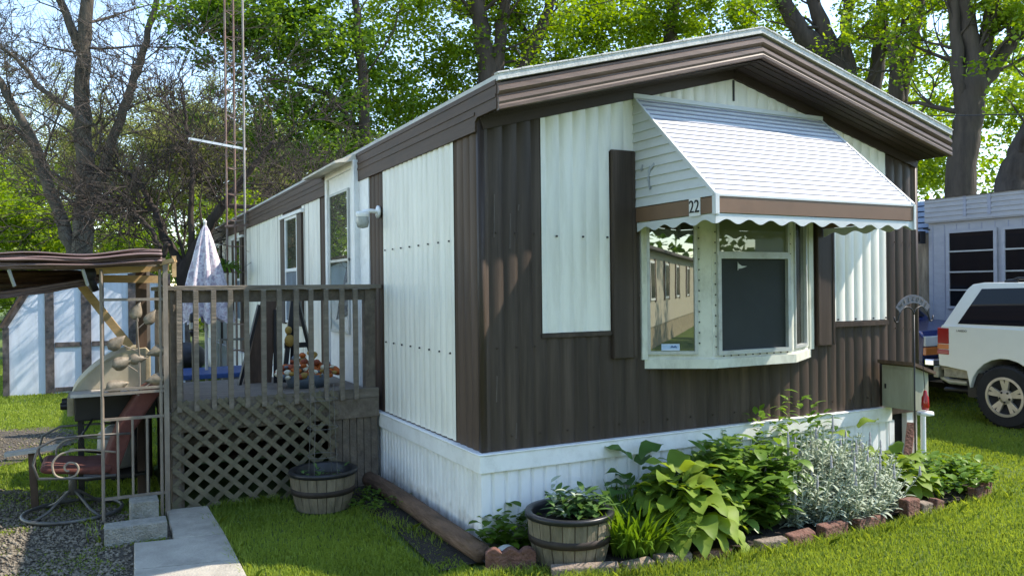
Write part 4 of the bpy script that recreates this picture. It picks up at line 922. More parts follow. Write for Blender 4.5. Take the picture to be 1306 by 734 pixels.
def nbwin(y0, y1):
    mb = MB(); mb.box((NX - .04, y0, 1.28), (NX - .007, y0 + .05, 2.5)); mb.box((NX - .04, y1 - .05, 1.28), (NX - .007, y1, 2.5)); mb.box((NX - .0395, y0 + .05, 1.28), (NX - .0075, y1 - .05, 1.32)); mb.box((NX - .0395, y0 + .05, 2.46), (NX - .0075, y1 - .05, 2.5))
    wo = mb.build('window', M['nb'], nb)
    mb = MB(); mb.box((NX - .02, y0 + .05, 1.32), (NX - .012, y1 - .05, 2.46)); mb.build('pane', M['carglass'], wo)
    mb = MB()
    for z in (1.56, 1.84, 2.16): mb.box((NX - .045, y0 + .05, z), (NX - .021, y1 - .05, z + .022))
    mb.build('louvre_bar', M['alu'], wo)
nbwin(2.56, 3.36); nbwin(1.68, 2.49); nbwin(-2.6, -1.6)
mb = MB(); mb.box((NX + .12, NY1, .1), (NX + 4, NY1 + 4, 2.5)); mb.build('addition_wall', M['ply'], nb)
mb = MB()
for i in range(6): mb.box((NX + .08, NY1 + .021, 2.5 + i * .09), (NX + 4, NY1 + 4, 2.57 + i * .09)); 
mb.build('addition_gable', M['bluesiding'], nb)
mb = MB(); mb.box((NX - .14, 3.72, 2.32), (NX - .02, 3.84, 2.52)); mb.bar((NX - .08, 3.72, 2.56), (NX - .0, 3.66, 2.54), .03, .02); ln = mb.build('wall_lantern', M['black'], nb)
mb = MB(); mb.box((NX - .143, 3.735, 2.35), (NX - .14, 3.825, 2.49)); mb.build('lantern_glass', M['carglass'], ln)

# home across the street (reflected in the bay window)
ah = thing('street_home', 'cream mobile home with brown skirting across the street', 'mobile home', (-4.9, -13.7, 0), R(-16.3))
mb = MB(); mb.box((-3.6, -13.4, .6), (0, 6.4, 2.6)); mb.build('wall', M['cream_home'], ah, local=True)
mb = MB(); mb.box((-3.55, -13.35, -.05), (-.03, 6.35, .6)); mb.build('skirting', mat('tan_skirt', (.32, .26, .17), .8), ah, local=True)
mb = MB(); mb.prism([(-3.8, 2.6), (.2, 2.6), (.2, 2.68), (-1.8, 3.2), (-3.8, 2.68)], lambda a, b, t: (a, t, b), -13.6, 6.6); mb.build('roof', M['homeroof'], ah, local=True)
for y in (4.3, 2.2, -1.0, -4, -7, -10.5):
    mb = MB(); mb.box((0, y, 1.3), (.03, y + .8, 2.35)); wo = mb.build('window', M['trim'], ah, local=True)
    mb = MB(); mb.box((.031, y + .06, 1.36), (.036, y + .74, 2.29)); mb.build('pane', M['carglass'], wo, local=True)
    for a in (-.25, .85): mb = MB(); mb.box((0.0, y + a, 1.25), (.03, y + a + .2, 2.4)); mb.build('shutter', M['oldwood'], ah, local=True)

# ------------------------------------------------------------------ vehicles (local x = forward, y = left)
def wheel(parent, x, y, r_, wd, rimm, out):
    """wheel with its own local geometry; out = +1/-1 facing side"""
    wv = bpy.data.objects.new('wheel', None)
    mb = MB(); pr = [(r_ * .62, -wd / 2), (r_ * .93, -wd / 2), (r_, -wd / 2 + .03), (r_, wd / 2 - .03), (r_ * .93, wd / 2), (r_ * .62, wd / 2)]
    mb.lathe(pr, (x, y, r_), 40, 'y'); mb.lathe([(r_ * .62, wd / 2 - .0), (0, wd / 2 - .1)], (x, y, r_), 40, 'y'); mb.lathe([(r_ * .62, -wd / 2), (0, -wd / 2 + .1)], (x, y, r_), 40, 'y')
    for i in range(44):
        a = 2 * math.pi * i / 44; c, s = math.cos(a), math.sin(a); mb.bar((x + c * (r_ + .002), y - wd * .42, r_ + s * (r_ + .002)), (x + c * (r_ + .002), y + wd * .42, r_ + s * (r_ + .002)), .022, .012, up=(c, 0, s))
    ty = mb.build('wheel', M['tyre'], parent, local=True, smooth=False)
    mb = MB(); yo = y + out * (wd / 2 - .015)
    mb.lathe([(r_ * .64, 0), (r_ * .64, out * .02), (r_ * .56, out * .022), (r_ * .54, -out * .04)], (x, yo, r_), 40, 'y')
    for i in range(5):
        a = 2 * math.pi * (i + .25) / 5; rr2 = r_ * .55
        for da in (-.17, .17):
            c, s = math.cos(a + da), math.sin(a + da); mb.bar((x + math.cos(a) * .05, yo - out * .012, r_ + math.sin(a) * .05), (x + c * rr2, yo, r_ + s * rr2), .045, .03, up=(0, 1, 0))
    mb.lathe([(.0, out * .02), (.045, out * .018), (.085, out * .004), (.085, -out * .03)], (x, yo, r_), 24, 'y')
    mb.build('rim', M[rimm], ty, local=True, smooth=False)
    mb = MB()
    for i in range(5):
        a = 2 * math.pi * (i + .75) / 5; mb.lathe([(0, out * .022), (.012, out * .02), (.014, 0)], (x + .06 * math.cos(a), yo, r_ + .06 * math.sin(a)), 8, 'y')
    mb.build('wheel_nut', M['black'], ty, local=True)
    mb = MB(); mb.lathe([(r_ * .5, -out * .06), (0, -out * .06)], (x, yo, r_), 24, 'y'); mb.build('brake_disc', M['black'], ty, local=True)
def arch(cx_, r_, zc, z0, n=12):
    a0 = math.asin((z0 - zc) / r_); return [(cx_ + r_ * math.cos(t), zc + r_ * math.sin(t)) for t in np.linspace(a0, math.pi - a0, n)]
# SUV: rear wheel centre at local x=0; length forward +x; body half-width .87
suv = thing('suv', 'cream white off road car with missing rear bumper parked on the lawn', 'car', (7.95, .87, 0), R(-90 - 3))
Wd = .86
sidep = [(-.62, .80), (-.45, .78)] + arch(0, .43, .37, .42)[::-1] + [(2.28, .42)] + [(p[0] + 2.69, p[1]) for p in arch(0, .43, .37, .42)[::-1]] + [(3.45, .45), (3.5, .7), (3.46, .95), (3.3, 1.04), (2.3, 1.12), (-.80, 1.16), (-.85, 1.05), (-.84, .80)]
# drop degenerate first points: go round the rear arch properly
sidep = [(-.84, .66), (-.47, .62), (-.43, .42)] + arch(0, .43, .37, .45)[::-1] + [(.46, .42), (2.22, .42)] + [(p[0] + 2.69, p[1]) for p in arch(0, .43, .37, .45)[::-1]] + [(3.15, .42), (3.45, .45), (3.52, .7), (3.46, .95), (3.3, 1.04), (2.3, 1.12), (-.80, 1.16), (-.85, 1.05), (-.85, .8)]
mb = MB(); mb.prism(sidep, lambda a, b, t: (a, t, b), -Wd, Wd); body = mb.build('body', M['jeep'], suv, local=True, bevel=.01)
gh = [(-.80, 1.16), (-.55, 1.61), (-.49, 1.665), (-.35, 1.685), (1.35, 1.67), (1.55, 1.63), (2.25, 1.12)]
mb = MB(); n = len(gh)
for t, k in ((-1, 0), (1, 0)):
    for a, b in gh: mb.v.append((a, t * (Wd - .01 - (b - 1.12) * .26), b))
mb.f = [tuple(range(n))[::-1], tuple(range(n, 2 * n))] + [(i, i + 1, n + i + 1, n + i) for i in range(n - 1)]
mb.build('cabin', M['jeep'], suv, local=True, bevel=.01)
def sidewin(poly, nm, s, off=.004, m='carglass'):
    mb = MB(); vs = [(a, s * (Wd - .01 - (b - 1.12) * .26 + off), b) for a, b in poly]; vs2 = [(a, s * (Wd - .01 - (b - 1.12) * .26 - .02), b) for a, b in poly]; k = len(poly)
    mb.add(vs + vs2, [tuple(range(k))] + [(i, (i + 1) % k, k + (i + 1) % k, k + i) for i in range(k)]); return mb.build(nm, M[m], suv, local=True)
M['rubber'] = mat('window_rubber', (.02, .02, .02), .6)
for s in (-1, 1):
    sidewin([(-.60, 1.185), (-.36, 1.61), (.44, 1.625), (.32, 1.185)], 'window', s)
    sidewin([(.47, 1.185), (.55, 1.615), (1.05, 1.615), (1.05, 1.18)], 'window', s)
    sidewin([(1.13, 1.18), (1.13, 1.61), (1.45, 1.59), (1.95, 1.17)], 'window', s)
    mb = MB(); 
    for x in (.40, 1.09): mb.box((x, s * (Wd - .002) if s > 0 else -Wd - .002, .46), (x + .008, Wd + .002 if s > 0 else -Wd + .002, 1.14))
    mb.build('door_seam', M['rubber'], suv, local=True)
    for x in (.5, 1.2): mb = MB(); mb.box((x, min(s * Wd, s * (Wd + .025)), .98), (x + .14, max(s * Wd, s * (Wd + .025)), 1.02)); mb.build('door_handle', M['black'], suv, local=True)
    mb = MB(); mb.box((-.858, min(s * (Wd - .14), s * (Wd + .006)), .93), (-.70, max(s * (Wd - .14), s * (Wd + .006)), 1.13)); mb.build('taillight', M['redlamp'], suv, local=True, bevel=.01)
    mb = MB(); mb.box((-.86, min(s * (Wd - .14), s * (Wd + .005)), .865), (-.702, max(s * (Wd - .14), s * (Wd + .005)), .928)); mb.build('taillight', M['amber'], suv, local=True, bevel=.008)
    mb = MB(); mb.box((-.862, min(s * (Wd - .14), s * (Wd + .007)), .80), (-.702, max(s * (Wd - .14), s * (Wd + .007)), .862)); mb.build('taillight', M['redlamp'], suv, local=True, bevel=.008)
    mb = MB(); mb.tube([(-.1, s * .6, 1.70), (0.0, s * .6, 1.73), (1.2, s * .6, 1.73), (1.3, s * .6, 1.70)], .016, 8); mb.ball((-.08, s * .6, 1.695), (.09, .03, .03)); mb.build('roof_rail', M['black'], suv, local=True, smooth=True)
    mb = MB(); mb.box((-.80, min(s * (Wd - .03), s * (Wd - .10)), .52), (-.44, max(s * (Wd - .03), s * (Wd - .10)), .64)); mb.box((-.88, min(s * (Wd - .06), s * (Wd - .12)), .60), (-.78, max(s * (Wd - .06), s * (Wd - .12)), .78)); mb.build('bumper_bracket', M['jeep2'], suv, local=True, bevel=.01)
    mb = MB(); mb.lathe([(.0, 0), (.435, 0), (.435, .3), (0, .3)], (0, s * (Wd - .32) if s > 0 else -Wd + .02, .40), 24, 'y'); 
mb = MB(); mb.box((-.5, -Wd + .06, .3), (.46, Wd - .06, .6)); mb.box((.5, -.7, .25), (3.1, .7, .5)); mb.tube([(-.95, -.6, .33), (-.5, -.6, .35), (.3, -.55, .33)], .03, 10); mb.build('underbody', M['black'], suv, local=True)
mb = MB(); mb.box((-.93, -.85, .50), (-.86, .85, .64)); mb.build('bumper_beam', M['jeep2'], suv, local=True, bevel=.01)
mb = MB(); mb.tube([(-.9, -.72, .5), (-.78, -.74, .46), (-.55, -.72, .46)], .035, 10); mb.build('exhaust_pipe', M['alu'], suv, local=True)
mb = MB(); mb.box((2.75, -.75, 1.055), (3.0, .75, 1.06)); mb.box((3.5, -.6, .75), (3.53, .6, .95)); mb.build('grille', M['black'], suv, local=True)
mb = MB(); mb.box((-.86, -.6, 1.2), (-.82, .6, 1.25)); mb.build('rear_window_trim', M['black'], suv, local=True)
for x in (0, 2.69):
    for s in (-1, 1): wheel(suv, x, s * (Wd - .12), .36, .25, 'rim', s)
text_local = Matrix.Translation((-.53, -Wd - .003, 1.10)) @ Matrix(((1, 0, 0, 0), (0, 0, -1, 0), (0, 1, 0, 0), (0, 0, 0, 1)))
tmo = text_mesh('badge', 'LAREDO', .036, M['ironmetal'], Matrix.Identity(4), suv, .001)
tmo.data.transform(Matrix.Translation(suv.location)); tmo.data.transform(text_local)
# pickup
pk = thing('pickup_truck', 'dark blue pickup with chrome grille parked behind the cream car', 'pickup truck', (8.68, 4.0, 0), R(-90))
pp_ = [(-3.2, .5), (-2.6, .45)] + [(p[0] - 2.0, p[1]) for p in arch(0, .45, .37, .5)[::-1]] + [(.62, .45)] + [(p[0] + 1.07, p[1]) for p in arch(0, .42, .37, .5)[::-1]] + [(1.55, .5), (1.58, .95), (1.5, 1.03), (.45, 1.12), (-3.2, 1.1)]
mb = MB(); mb.prism(pp_, lambda a, b, t: (a, t, b), -.9, .9); mb.build('body', M['navy'], pk, local=True, bevel=.03)
mb = MB(); cab_ = [(.45, 1.12), (-.15, 1.62), (-1.2, 1.65), (-1.35, 1.1)]
for t in (-1, 1):
    for a, b in cab_: mb.v.append((a, t * (.88 - (b - 1.1) * .25), b))
mb.f = [(3, 2, 1, 0), (4, 5, 6, 7), (0, 1, 5, 4), (1, 2, 6, 5), (2, 3, 7, 6)]; mb.build('cab', M['navy'], pk, local=True, bevel=.03)
mb = MB(); mb.add([(.42, -.76, 1.15), (.42, .76, 1.15), (-.11, .68, 1.595), (-.11, -.68, 1.595)], [(0, 1, 2, 3)]); mb.v = [(x + .012, y, z + .012) for x, y, z in mb.v]; mb.build('windscreen', M['carglass'], pk, local=True)
for s in (-1, 1):
    mb = MB(); mb.box((1.5, min(s * .62, s * .885), .82), (1.60, max(s * .62, s * .885), .96)); mb.build('headlight', M['clearlens'], pk, local=True, bevel=.01)
    mb = MB(); mb.box((1.5, min(s * .62, s * .885), .70), (1.602, max(s * .62, s * .885), .81)); mb.build('turn_signal', M['amber'], pk, local=True, bevel=.01)
mb = MB()
for z in (.70, .98): mb.bar((1.6, -.6, z), (1.6, .6, z), .05, .035)
for y in (-.6, .6, 0): mb.bar((1.6, y, .7), (1.6, y, .98), .05, .035)
mb.build('grille_frame', M['chrome'], pk, local=True)
mb = MB(); mb.box((1.575, -.58, .71), (1.59, .58, .97)); mb.build('grille', M['black'], pk, local=True)
mb = MB(); mb.box((1.58, -.9, .56), (1.72, .9, .66)); mb.build('bumper', M['chrome'], pk, local=True, bevel=.02)
mb = MB(); mb.box((1.45, -.85, .35), (1.6, .85, .55)); mb.build('valance', M['black'], pk, local=True)
for x in (1.07, -2.0):
    for s in (-1, 1): wheel(pk, x, s * .78, .36, .22, 'rim', s)

# ------------------------------------------------------------------ barrels and bed edging
def barrel(cx, cy, r_, h, label, seed):
    t = thing('barrel_planter', label, 'planter', (cx, cy, 0), group='half barrel planters'); rr = random.Random(seed)
    mb = MB(); n = 22
    for i in range(n):
        a0 = 2 * math.pi * i / n + .012; a1 = 2 * math.pi * (i + 1) / n - .012
        pr = [(r_ * .80, 0), (r_ * .88, h * .25), (r_ * .95, h * .55), (r_ * .99, h * .9), (r_ * .99, h)]; o = len(mb.v); k = len(pr); dr_ = rr.uniform(-.003, .003)
        for rad in (0, -.02):
            for q0, z in pr:
                for a in (a0, (a0 + a1) / 2, a1): mb.v.append((cx + (q0 + rad + dr_) * math.cos(a), cy + (q0 + rad + dr_) * math.sin(a), z))
        for j in range(k - 1):
            for c in range(2): q1 = o + j * 3 + c; mb.f.append((q1, q1 + 1, q1 + 4, q1 + 3))
        top = o + (k - 1) * 3; ti = o + k * 3 + (k - 1) * 3
        mb.f += [(top, top + 1, ti + 1, ti), (top + 1, top + 2, ti + 2, ti + 1)]
        for j in range(k - 1): a = o + j * 3; b = o + k * 3 + j * 3; mb.f += [(a, a + 3, b + 3, b), (a + 2, b + 2, b + 5, a + 5)]
    mb.build('stave', M['barrel'], t)
    mb = MB(); mb.lathe([(r_ * .80, 0.03), (r_ * .93, h * .5), (r_ * .965, h * .95)], (cx, cy, 0), 44); mb.build('barrel_core', M['oldwood'], t)
    mb = MB(); mb.lathe([(r_ * .905, h * .44), (r_ * .952, h * .445), (r_ * .975, h * .60), (r_ * .93, h * .605)], (cx, cy, 0), 44); mb.build('hoop', M['hoop'], t, smooth=True)
    mb = MB(); mb.lathe([(r_ * .84, h * .5), (r_ * .86, h + .0), (r_ * .9, h + .012), (r_ * 1.02, h + .014), (r_ * 1.035, h + .004), (r_ * 1.03, h - .018), (r_ * 1.0, h - .02)], (cx, cy, 0), 48); mb.build('liner', M['blackpl'], t, smooth=True)
    mb = MB(); mb.lathe([(r_ * .85, h - .06), (r_ * .5, h - .055), (0, h - .06)], (cx, cy, 0), 32); mb.build('potting_soil', M['soil'], t)
    return t
BR = (.39, -.42)
barrel(*BR, .27, .3, 'half barrel planter full of green leaves at the front skirting', 1)
BL = (-.66, 1.54)
barrel(*BL, .255, .285, 'half barrel planter nearly empty, at the lattice of the deck', 2)
ob = thing('wire_trellis', 'thin wire obelisk trellis standing in the half barrel by the lattice', 'trellis', (BL[0], BL[1], .23))
mb = MB()
for i in range(4):
    a = math.pi / 4 + i * math.pi / 2; mb.tube([(BL[0] + .13 * math.cos(a), BL[1] + .13 * math.sin(a), .2), (BL[0] + .11 * math.cos(a), BL[1] + .11 * math.sin(a), .6), (BL[0] + .1 * math.cos(a), BL[1] + .1 * math.sin(a), .95)], .0028, 6)
for z in (.4, .62, .84): ring(mb, (BL[0], BL[1], z), .115, .0025, 20, 6)
mb.build('wire', M['ironmetal'], ob)
# timber along the wall
mb = MB(); pts = [(-.12, -.22, .06), (-.13, .4, .06), (-.125, 1.0, .065), (-.13, 1.6, .06), (-.15, 2.0, .06)]
mb.tube(pts, [.062, .066, .064, .067, .065], 10)
tag(mb.build('landscape_timber', M['timber'], smooth=True), 'round brown timber lying along the foot of the long skirting', 'timber')
# scalloped edging near the corner
def scallop(p, q_, h, m='brick', n=3):
    p = Vector((*p, 0)); q_ = Vector((*q_, 0)); L = (q_ - p).length; d_ = (q_ - p) / L; nn = Vector((d_.y, -d_.x, 0)); poly = [(0, -.04)]
    for i in range(n):
        for j in range(9): t = j / 8; poly.append((L * (i + t) / n, h - .03 + .03 * math.sin(math.pi * t)))
    poly.append((L, -.04)); mb = MB(); mb.prism(poly, lambda a, b, t: tuple(p + d_ * a + nn * t + Vector((0, 0, b))), -.028, .028); return mb.build('edging_brick', M[m], bevel=.006)
G_ED = 'edging bricks along the planting bed'
tag(scallop((-.15, -.33), (.13, -.45), .13), 'scalloped red edging brick at the corner of the skirting', 'edging brick', G_ED)
def ebrick(p, q_, h, lbl, m='brick', tilt=0, th=.07):
    p = Vector((*p, 0)); q_ = Vector((*q_, 0)); L = (q_ - p).length; mb = MB(); rr = random.Random(L * 1000)
    mb.box((0, -th / 2, -.03), (L, th / 2, h * .8)); mb.v = [(x + rr.uniform(-.008, .008), y + rr.uniform(-.008, .008), z + rr.uniform(-.01, .01)) for x, y, z in mb.v]
    o = mb.build('edging_brick', M[m], bevel=.01); o.location = p; o.rotation_euler = (0, tilt, math.atan2(q_.y - p.y, q_.x - p.x)); tag(o, lbl, 'edging brick', G_ED); return o
ebrick((.14, -.62), (.52, -.76), .07, 'flat pale edging brick in front of the front barrel', 'rock')
ebrick((.55, -.75), (.75, -.78), .07, 'small tan edging brick below the strappy green leaves', 'rock')
ebrick((.78, -.77), (1.02, -.81), .08, 'tan edging brick left of the big hosta', 'rock')
ebrick((1.05, -.82), (1.3, -.86), .07, 'dark red edging brick under the big hosta', 'brick')
ebrick((1.5, -.88), (1.72, -.9), .09, 'reddish edging brick right of the big hosta', 'rock')
ebrick((1.75, -.9), (1.97, -.9), .1, 'brown edging brick under the first silver leaves', 'brick')
ebrick((2.05, -.9), (2.3, -.88), .11, 'red edging brick under the silver leaves', 'brick')
ebrick((2.4, -.88), (2.7, -.86), .09, 'low edging brick in shade below the silver leaves', 'brick')
ebrick((2.93, -.86), (3.08, -.85), .16, 'upright red edging brick right of the silver leaves', 'brick')
ebrick((3.1, -.85), (3.22, -.84), .12, 'upright tan edging brick between two red ones', 'rock', .12)
ebrick((3.26, -.84), (3.38, -.83), .12, 'leaning red edging brick by the small hosta', 'brick', .2)
ebrick((3.82, -.8), (4.0, -.77), .11, 'pink edging brick near the right end of the bed', 'brick')
ebrick((4.02, -.76), (4.17, -.7), .13, 'tallest pink edging brick at the right end of the bed', 'brick')
mb = MB(); mb.ball((.02, -.27, .05), (.075, .06, .055), 14, 9); tag(mb.build('rock', mat('pale_rock', (.5, .5, .47), .9, var=.3, bump=.6), smooth=True), 'pale rounded rock behind the scalloped red brick', 'rock')

# ------------------------------------------------------------------ plants
def leafblade(V, F, base, az, el0, L, Wl, droop=1.0, cup=.25, n=6, wave=0, wp=.8, rr=random, twist=0):
    """append one broad leaf; el0 start elevation, curving down by droop radians"""
    o = len(V); p = Vector(base); el = el0; seg = L / n; side = Vector((-math.sin(az), math.cos(az), 0)); ph = rr.uniform(0, 6)
    for i in range(n + 1):
        t = i / n; wd = Wl * (math.sin(math.pi * min(1, t ** wp * .98 + .02)) ** .8) if i < n else .0
        d_ = Vector((math.cos(az) * math.cos(el), math.sin(az) * math.cos(el), math.sin(el))); upv = side.cross(d_) * -1
        sd = (side * math.cos(twist * t) + upv * math.sin(twist * t)); wz = wave * math.sin(ph + 9 * t)
        V.append(tuple(p - sd * wd + upv * (cup * wd + wz * wd))); V.append(tuple(p)); V.append(tuple(p + sd * wd + upv * (cup * wd - wz * wd)))
        p = p + d_ * seg; el -= droop / n
    for i in range(n):
        a = o + 3 * i; F.append((a, a + 1, a + 4, a + 3)); F.append((a + 1, a + 2, a + 5, a + 4))
def plant(name, label, cat, loc, m, gen, group=None, sm=True):
    V, F = [], []; gen(V, F)
    t = thing(name, label, cat, loc, group=group)
    npmesh('foliage', V, F, m, t, smooth=sm, off=loc); return t
def hosta(c, nl, rad, h, L, seed, z=.02):
    def gen(V, F):
        rr = random.Random(seed)
        for i in range(nl):
            k = math.sqrt((i + .5) / nl); az = i * 2.4 + rr.uniform(-.3, .3); r_ = rad * k * .55
            b = (c[0] + r_ * math.cos(az), c[1] + r_ * math.sin(az), z + h * (1.05 - .75 * k ** 1.4) * rr.uniform(.85, 1.1))
            el = .9 - 1.15 * k + rr.uniform(-.15, .15); l = L * rr.uniform(.75, 1.2)
            leafblade(V, F, b, az, el, l, l * .31, droop=rr.uniform(.7, 1.3), cup=.22, n=7, wave=.3, wp=.75, rr=rr, twist=rr.uniform(-.3, .3))
    return gen
def stalks(V_, c, nl, rad, z, h, seed):
    pass
plant('hosta', 'large yellow green hosta with broad wavy leaves at the bed front', 'plant', (1.2, -.52, 0), M['hosta'], hosta((1.2, -.5), 110, .5, .42, .22, 4))
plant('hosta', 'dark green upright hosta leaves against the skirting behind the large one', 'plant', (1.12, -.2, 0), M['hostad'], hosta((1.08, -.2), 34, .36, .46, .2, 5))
plant('hosta', 'small hosta with pale leaves at the right of the silver plants', 'plant', (3.35, -.45, 0), M['hosta'], hosta((3.35, -.45), 46, .36, .3, .2, 6))
plant('hosta', 'pale young hosta crown peeping below the cabinet', 'plant', (3.1, -.3, 0), M['hosta'], hosta((3.1, -.32), 14, .2, .5, .2, 8))
def strap(c, n, rx, ry, h, seed, w_=.012, z=.02):
    def gen(V, F):
        rr = random.Random(seed)
        for i in range(n):
            az = rr.uniform(0, 6.28); k = math.sqrt(rr.random()); b = (c[0] + rx * k * math.cos(az), c[1] + ry * k * math.sin(az), z)
            leafblade(V, F, b, az + rr.uniform(-.8, .8), rr.uniform(.95, 1.5), h * rr.uniform(.7, 1.2), w_ * rr.uniform(.7, 1.3), droop=rr.uniform(.4, 1.5), cup=.3, n=6, wp=.6, rr=rr)
    return gen
plant('daylily', 'clump of strappy bright green leaves right of the front barrel', 'plant', (.78, -.5, 0), M['lily'], strap((.84, -.52), 460, .24, .2, .36, 3, w_=.011))
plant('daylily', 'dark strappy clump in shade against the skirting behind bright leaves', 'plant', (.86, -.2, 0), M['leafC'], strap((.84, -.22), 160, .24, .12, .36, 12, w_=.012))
def bushy(c, rx, ry, h, ns, seed, L=.11, w_=.3, nl=9, z=.02):
    def gen(V, F):
        rr = random.Random(seed)
        for i in range(ns):
            az = rr.uniform(0, 6.28); k = math.sqrt(rr.random()); bx, by = c[0] + rx * k * math.cos(az), c[1] + ry * k * math.sin(az)
            hh = h * rr.uniform(.75, 1.12) * (1 - .35 * k ** 2); lean = .12 * k
            for j in range(nl):
                t = (j + 1.5) / (nl + .5); a = rr.uniform(0, 6.28); b = (bx + lean * t * math.cos(az), by + lean * t * math.sin(az), z + hh * t)
                l = L * rr.uniform(.6, 1.25)
                leafblade(V, F, b, a, rr.uniform(-.1, .8), l, l * w_ * .6, droop=rr.uniform(.3, 1.2), cup=.2, n=4, rr=rr)
    return gen
plant('peony_bush', 'dark glossy leafy bush between large hosta and silver plants', 'plant', (1.95, -.4, 0), M['peony'], bushy((1.82, -.38), .44, .3, .54, 115, 21, L=.15, w_=.42, nl=11))
plant('leafy_plant', 'tall loose green plant reaching up against the skirting trim', 'plant', (2.35, -.15, 0), M['lily'], bushy((2.4, -.17), .55, .1, .78, 40, 25, L=.09, w_=.4, nl=12))
plant('ground_cover_plant', 'low bright green leafy plants spilling over the right edging', 'plant', (3.8, -.45, 0), M['lily'], bushy((3.85, -.45), .42, .3, .24, 170, 27, L=.075, w_=.55, nl=6))
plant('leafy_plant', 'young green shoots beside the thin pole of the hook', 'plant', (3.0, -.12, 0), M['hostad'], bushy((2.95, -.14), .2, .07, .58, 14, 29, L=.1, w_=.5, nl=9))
# lamb's ear: silver
def lambgen(V, F):
    rr = random.Random(31)
    for i in range(270):
        az = rr.uniform(0, 6.28); k = math.sqrt(rr.random()); bx, by = 2.54 + .6 * k * math.cos(az), -.55 + .29 * k * math.sin(az)
        hh = .54 * rr.uniform(.6, 1.1) * (1 - .4 * k * k) * (1.15 if by > -.5 else .9); nl = int(hh / .034)
        lx, ly = rr.uniform(-.12, .12), rr.uniform(-.16, .02)
        for j in range(nl):
            t = j / nl
            for s in range(2):
                a = j * 1.57 + s * math.pi + rr.uniform(-.3, .3); l = (.12 - .07 * t) * rr.uniform(.7, 1.2)
                leafblade(V, F, (bx + lx * t, by + ly * t, .02 + hh * t), a, rr.uniform(.2, .9), l, l * .13, droop=rr.uniform(.5, 1.2), cup=.3, n=4, rr=rr)
        LAMB.append((bx, by, hh, lx, ly))
LAMB = []
lt = plant('lambs_ear', 'mass of silver grey woolly leaves in the middle of the bed', 'plant', (2.45, -.55, 0), M['lamb'], lambgen)
mb = MB(); rr = random.Random(5)
for (bx, by, hh, lx, ly) in LAMB: mb.tube([(bx, by, .02), (bx + lx, by + ly, .02 + hh)], .004, 5)
mb.build('stem', M['lamb'], lt)
mb = MB()
for (bx, by, hh, lx, ly) in LAMB[::7]:
    k = rr.uniform(.07, .13); mb = MB()
    mb.lathe([(0, 0)] + [(.012 * (1 - .06 * j) * (1 if j % 2 else .75), k * j / 9) for j in range(9)] + [(0, k)], (bx + lx, by + ly, .02 + hh - .01), 6)
    mb.build('flower_spike', M['lambfl'], lt, smooth=True)
# barrel plants
plant('pot_plant', 'leafy green plant filling the front half barrel', 'plant', (BR[0] + .03, BR[1], .22), M['potplant'], bushy((BR[0] + .07, BR[1] + .02), .11, .1, .17, 34, 41, L=.1, w_=.3, nl=6, z=.24))
plant('pot_plant', 'tall pale stem with drooping tip in the front barrel', 'plant', (BR[0] - .07, BR[1] + .02, .22), M['lamb'], bushy((BR[0] - .07, BR[1] + .03), .03, .02, .26, 5, 43, L=.08, w_=.3, nl=6, z=.22))
plant('pot_plant', 'two small sprigs in the nearly empty half barrel', 'plant', (BL[0], BL[1], .22), M['potplant'], bushy((BL[0] - .02, BL[1] - .05), .08, .06, .12, 7, 45, L=.05, w_=.4, nl=5, z=.22))
plant('corner_vine', 'small dark vine climbing at the skirting left of the front barrel', 'plant', (.12, -.15, 0), M['leafC'], bushy((.12, -.17), .12, .06, .27, 26, 47, L=.08, w_=.55, nl=7))
plant('soil_weed', 'low weeds between the left barrel and the timber', 'plant', (-.3, 1.3, 0), M['leafC'], bushy((-.3, 1.35), .14, .28, .07, 40, 49, L=.05, w_=.5, nl=4))

# ------------------------------------------------------------------ lawn blades
def grass(name, x, y, h, wd, m, label):
    n = len(x); az = RNG.uniform(0, 6.28, n); ln = RNG.uniform(.2, 1.3, n) * h; la = RNG.uniform(0, 6.28, n)
    sx, sy = np.cos(az) * wd, np.sin(az) * wd; z0 = np.full(n, -.015)
    b0 = np.stack([x - sx, y - sy, z0], -1); b1 = np.stack([x + sx, y + sy, z0], -1)
    m0 = np.stack([x - sx * .8 + .3 * ln * np.cos(la), y - sy * .8 + .3 * ln * np.sin(la), h * .6], -1); m1 = m0 + np.stack([sx * 1.6, sy * 1.6, z0 * 0], -1)
    tp = np.stack([x + ln * np.cos(la), y + ln * np.sin(la), h], -1)
    Vv = np.stack([b0, b1, m1, tp, m0], 1).reshape(-1, 3); i = np.arange(n)[:, None] * 5
    Ff = np.concatenate([i, i + 1, i + 2, i + 3, i + 4], 1)
    tag(npmesh(name, Vv, Ff, m), label, 'grass', kind='stuff')
from math import pi
def inside_bed(x, y):
    e = np.interp(x, [-.2, .2, .55, .9, 1.5, 2.2, 3.0, 3.7, 4.2, 4.55], [-.36, -.54, -.72, -.78, -.86, -.9, -.86, -.83, -.72, -.3]); return (x > -.2) & (x < 4.5) & (y > e)
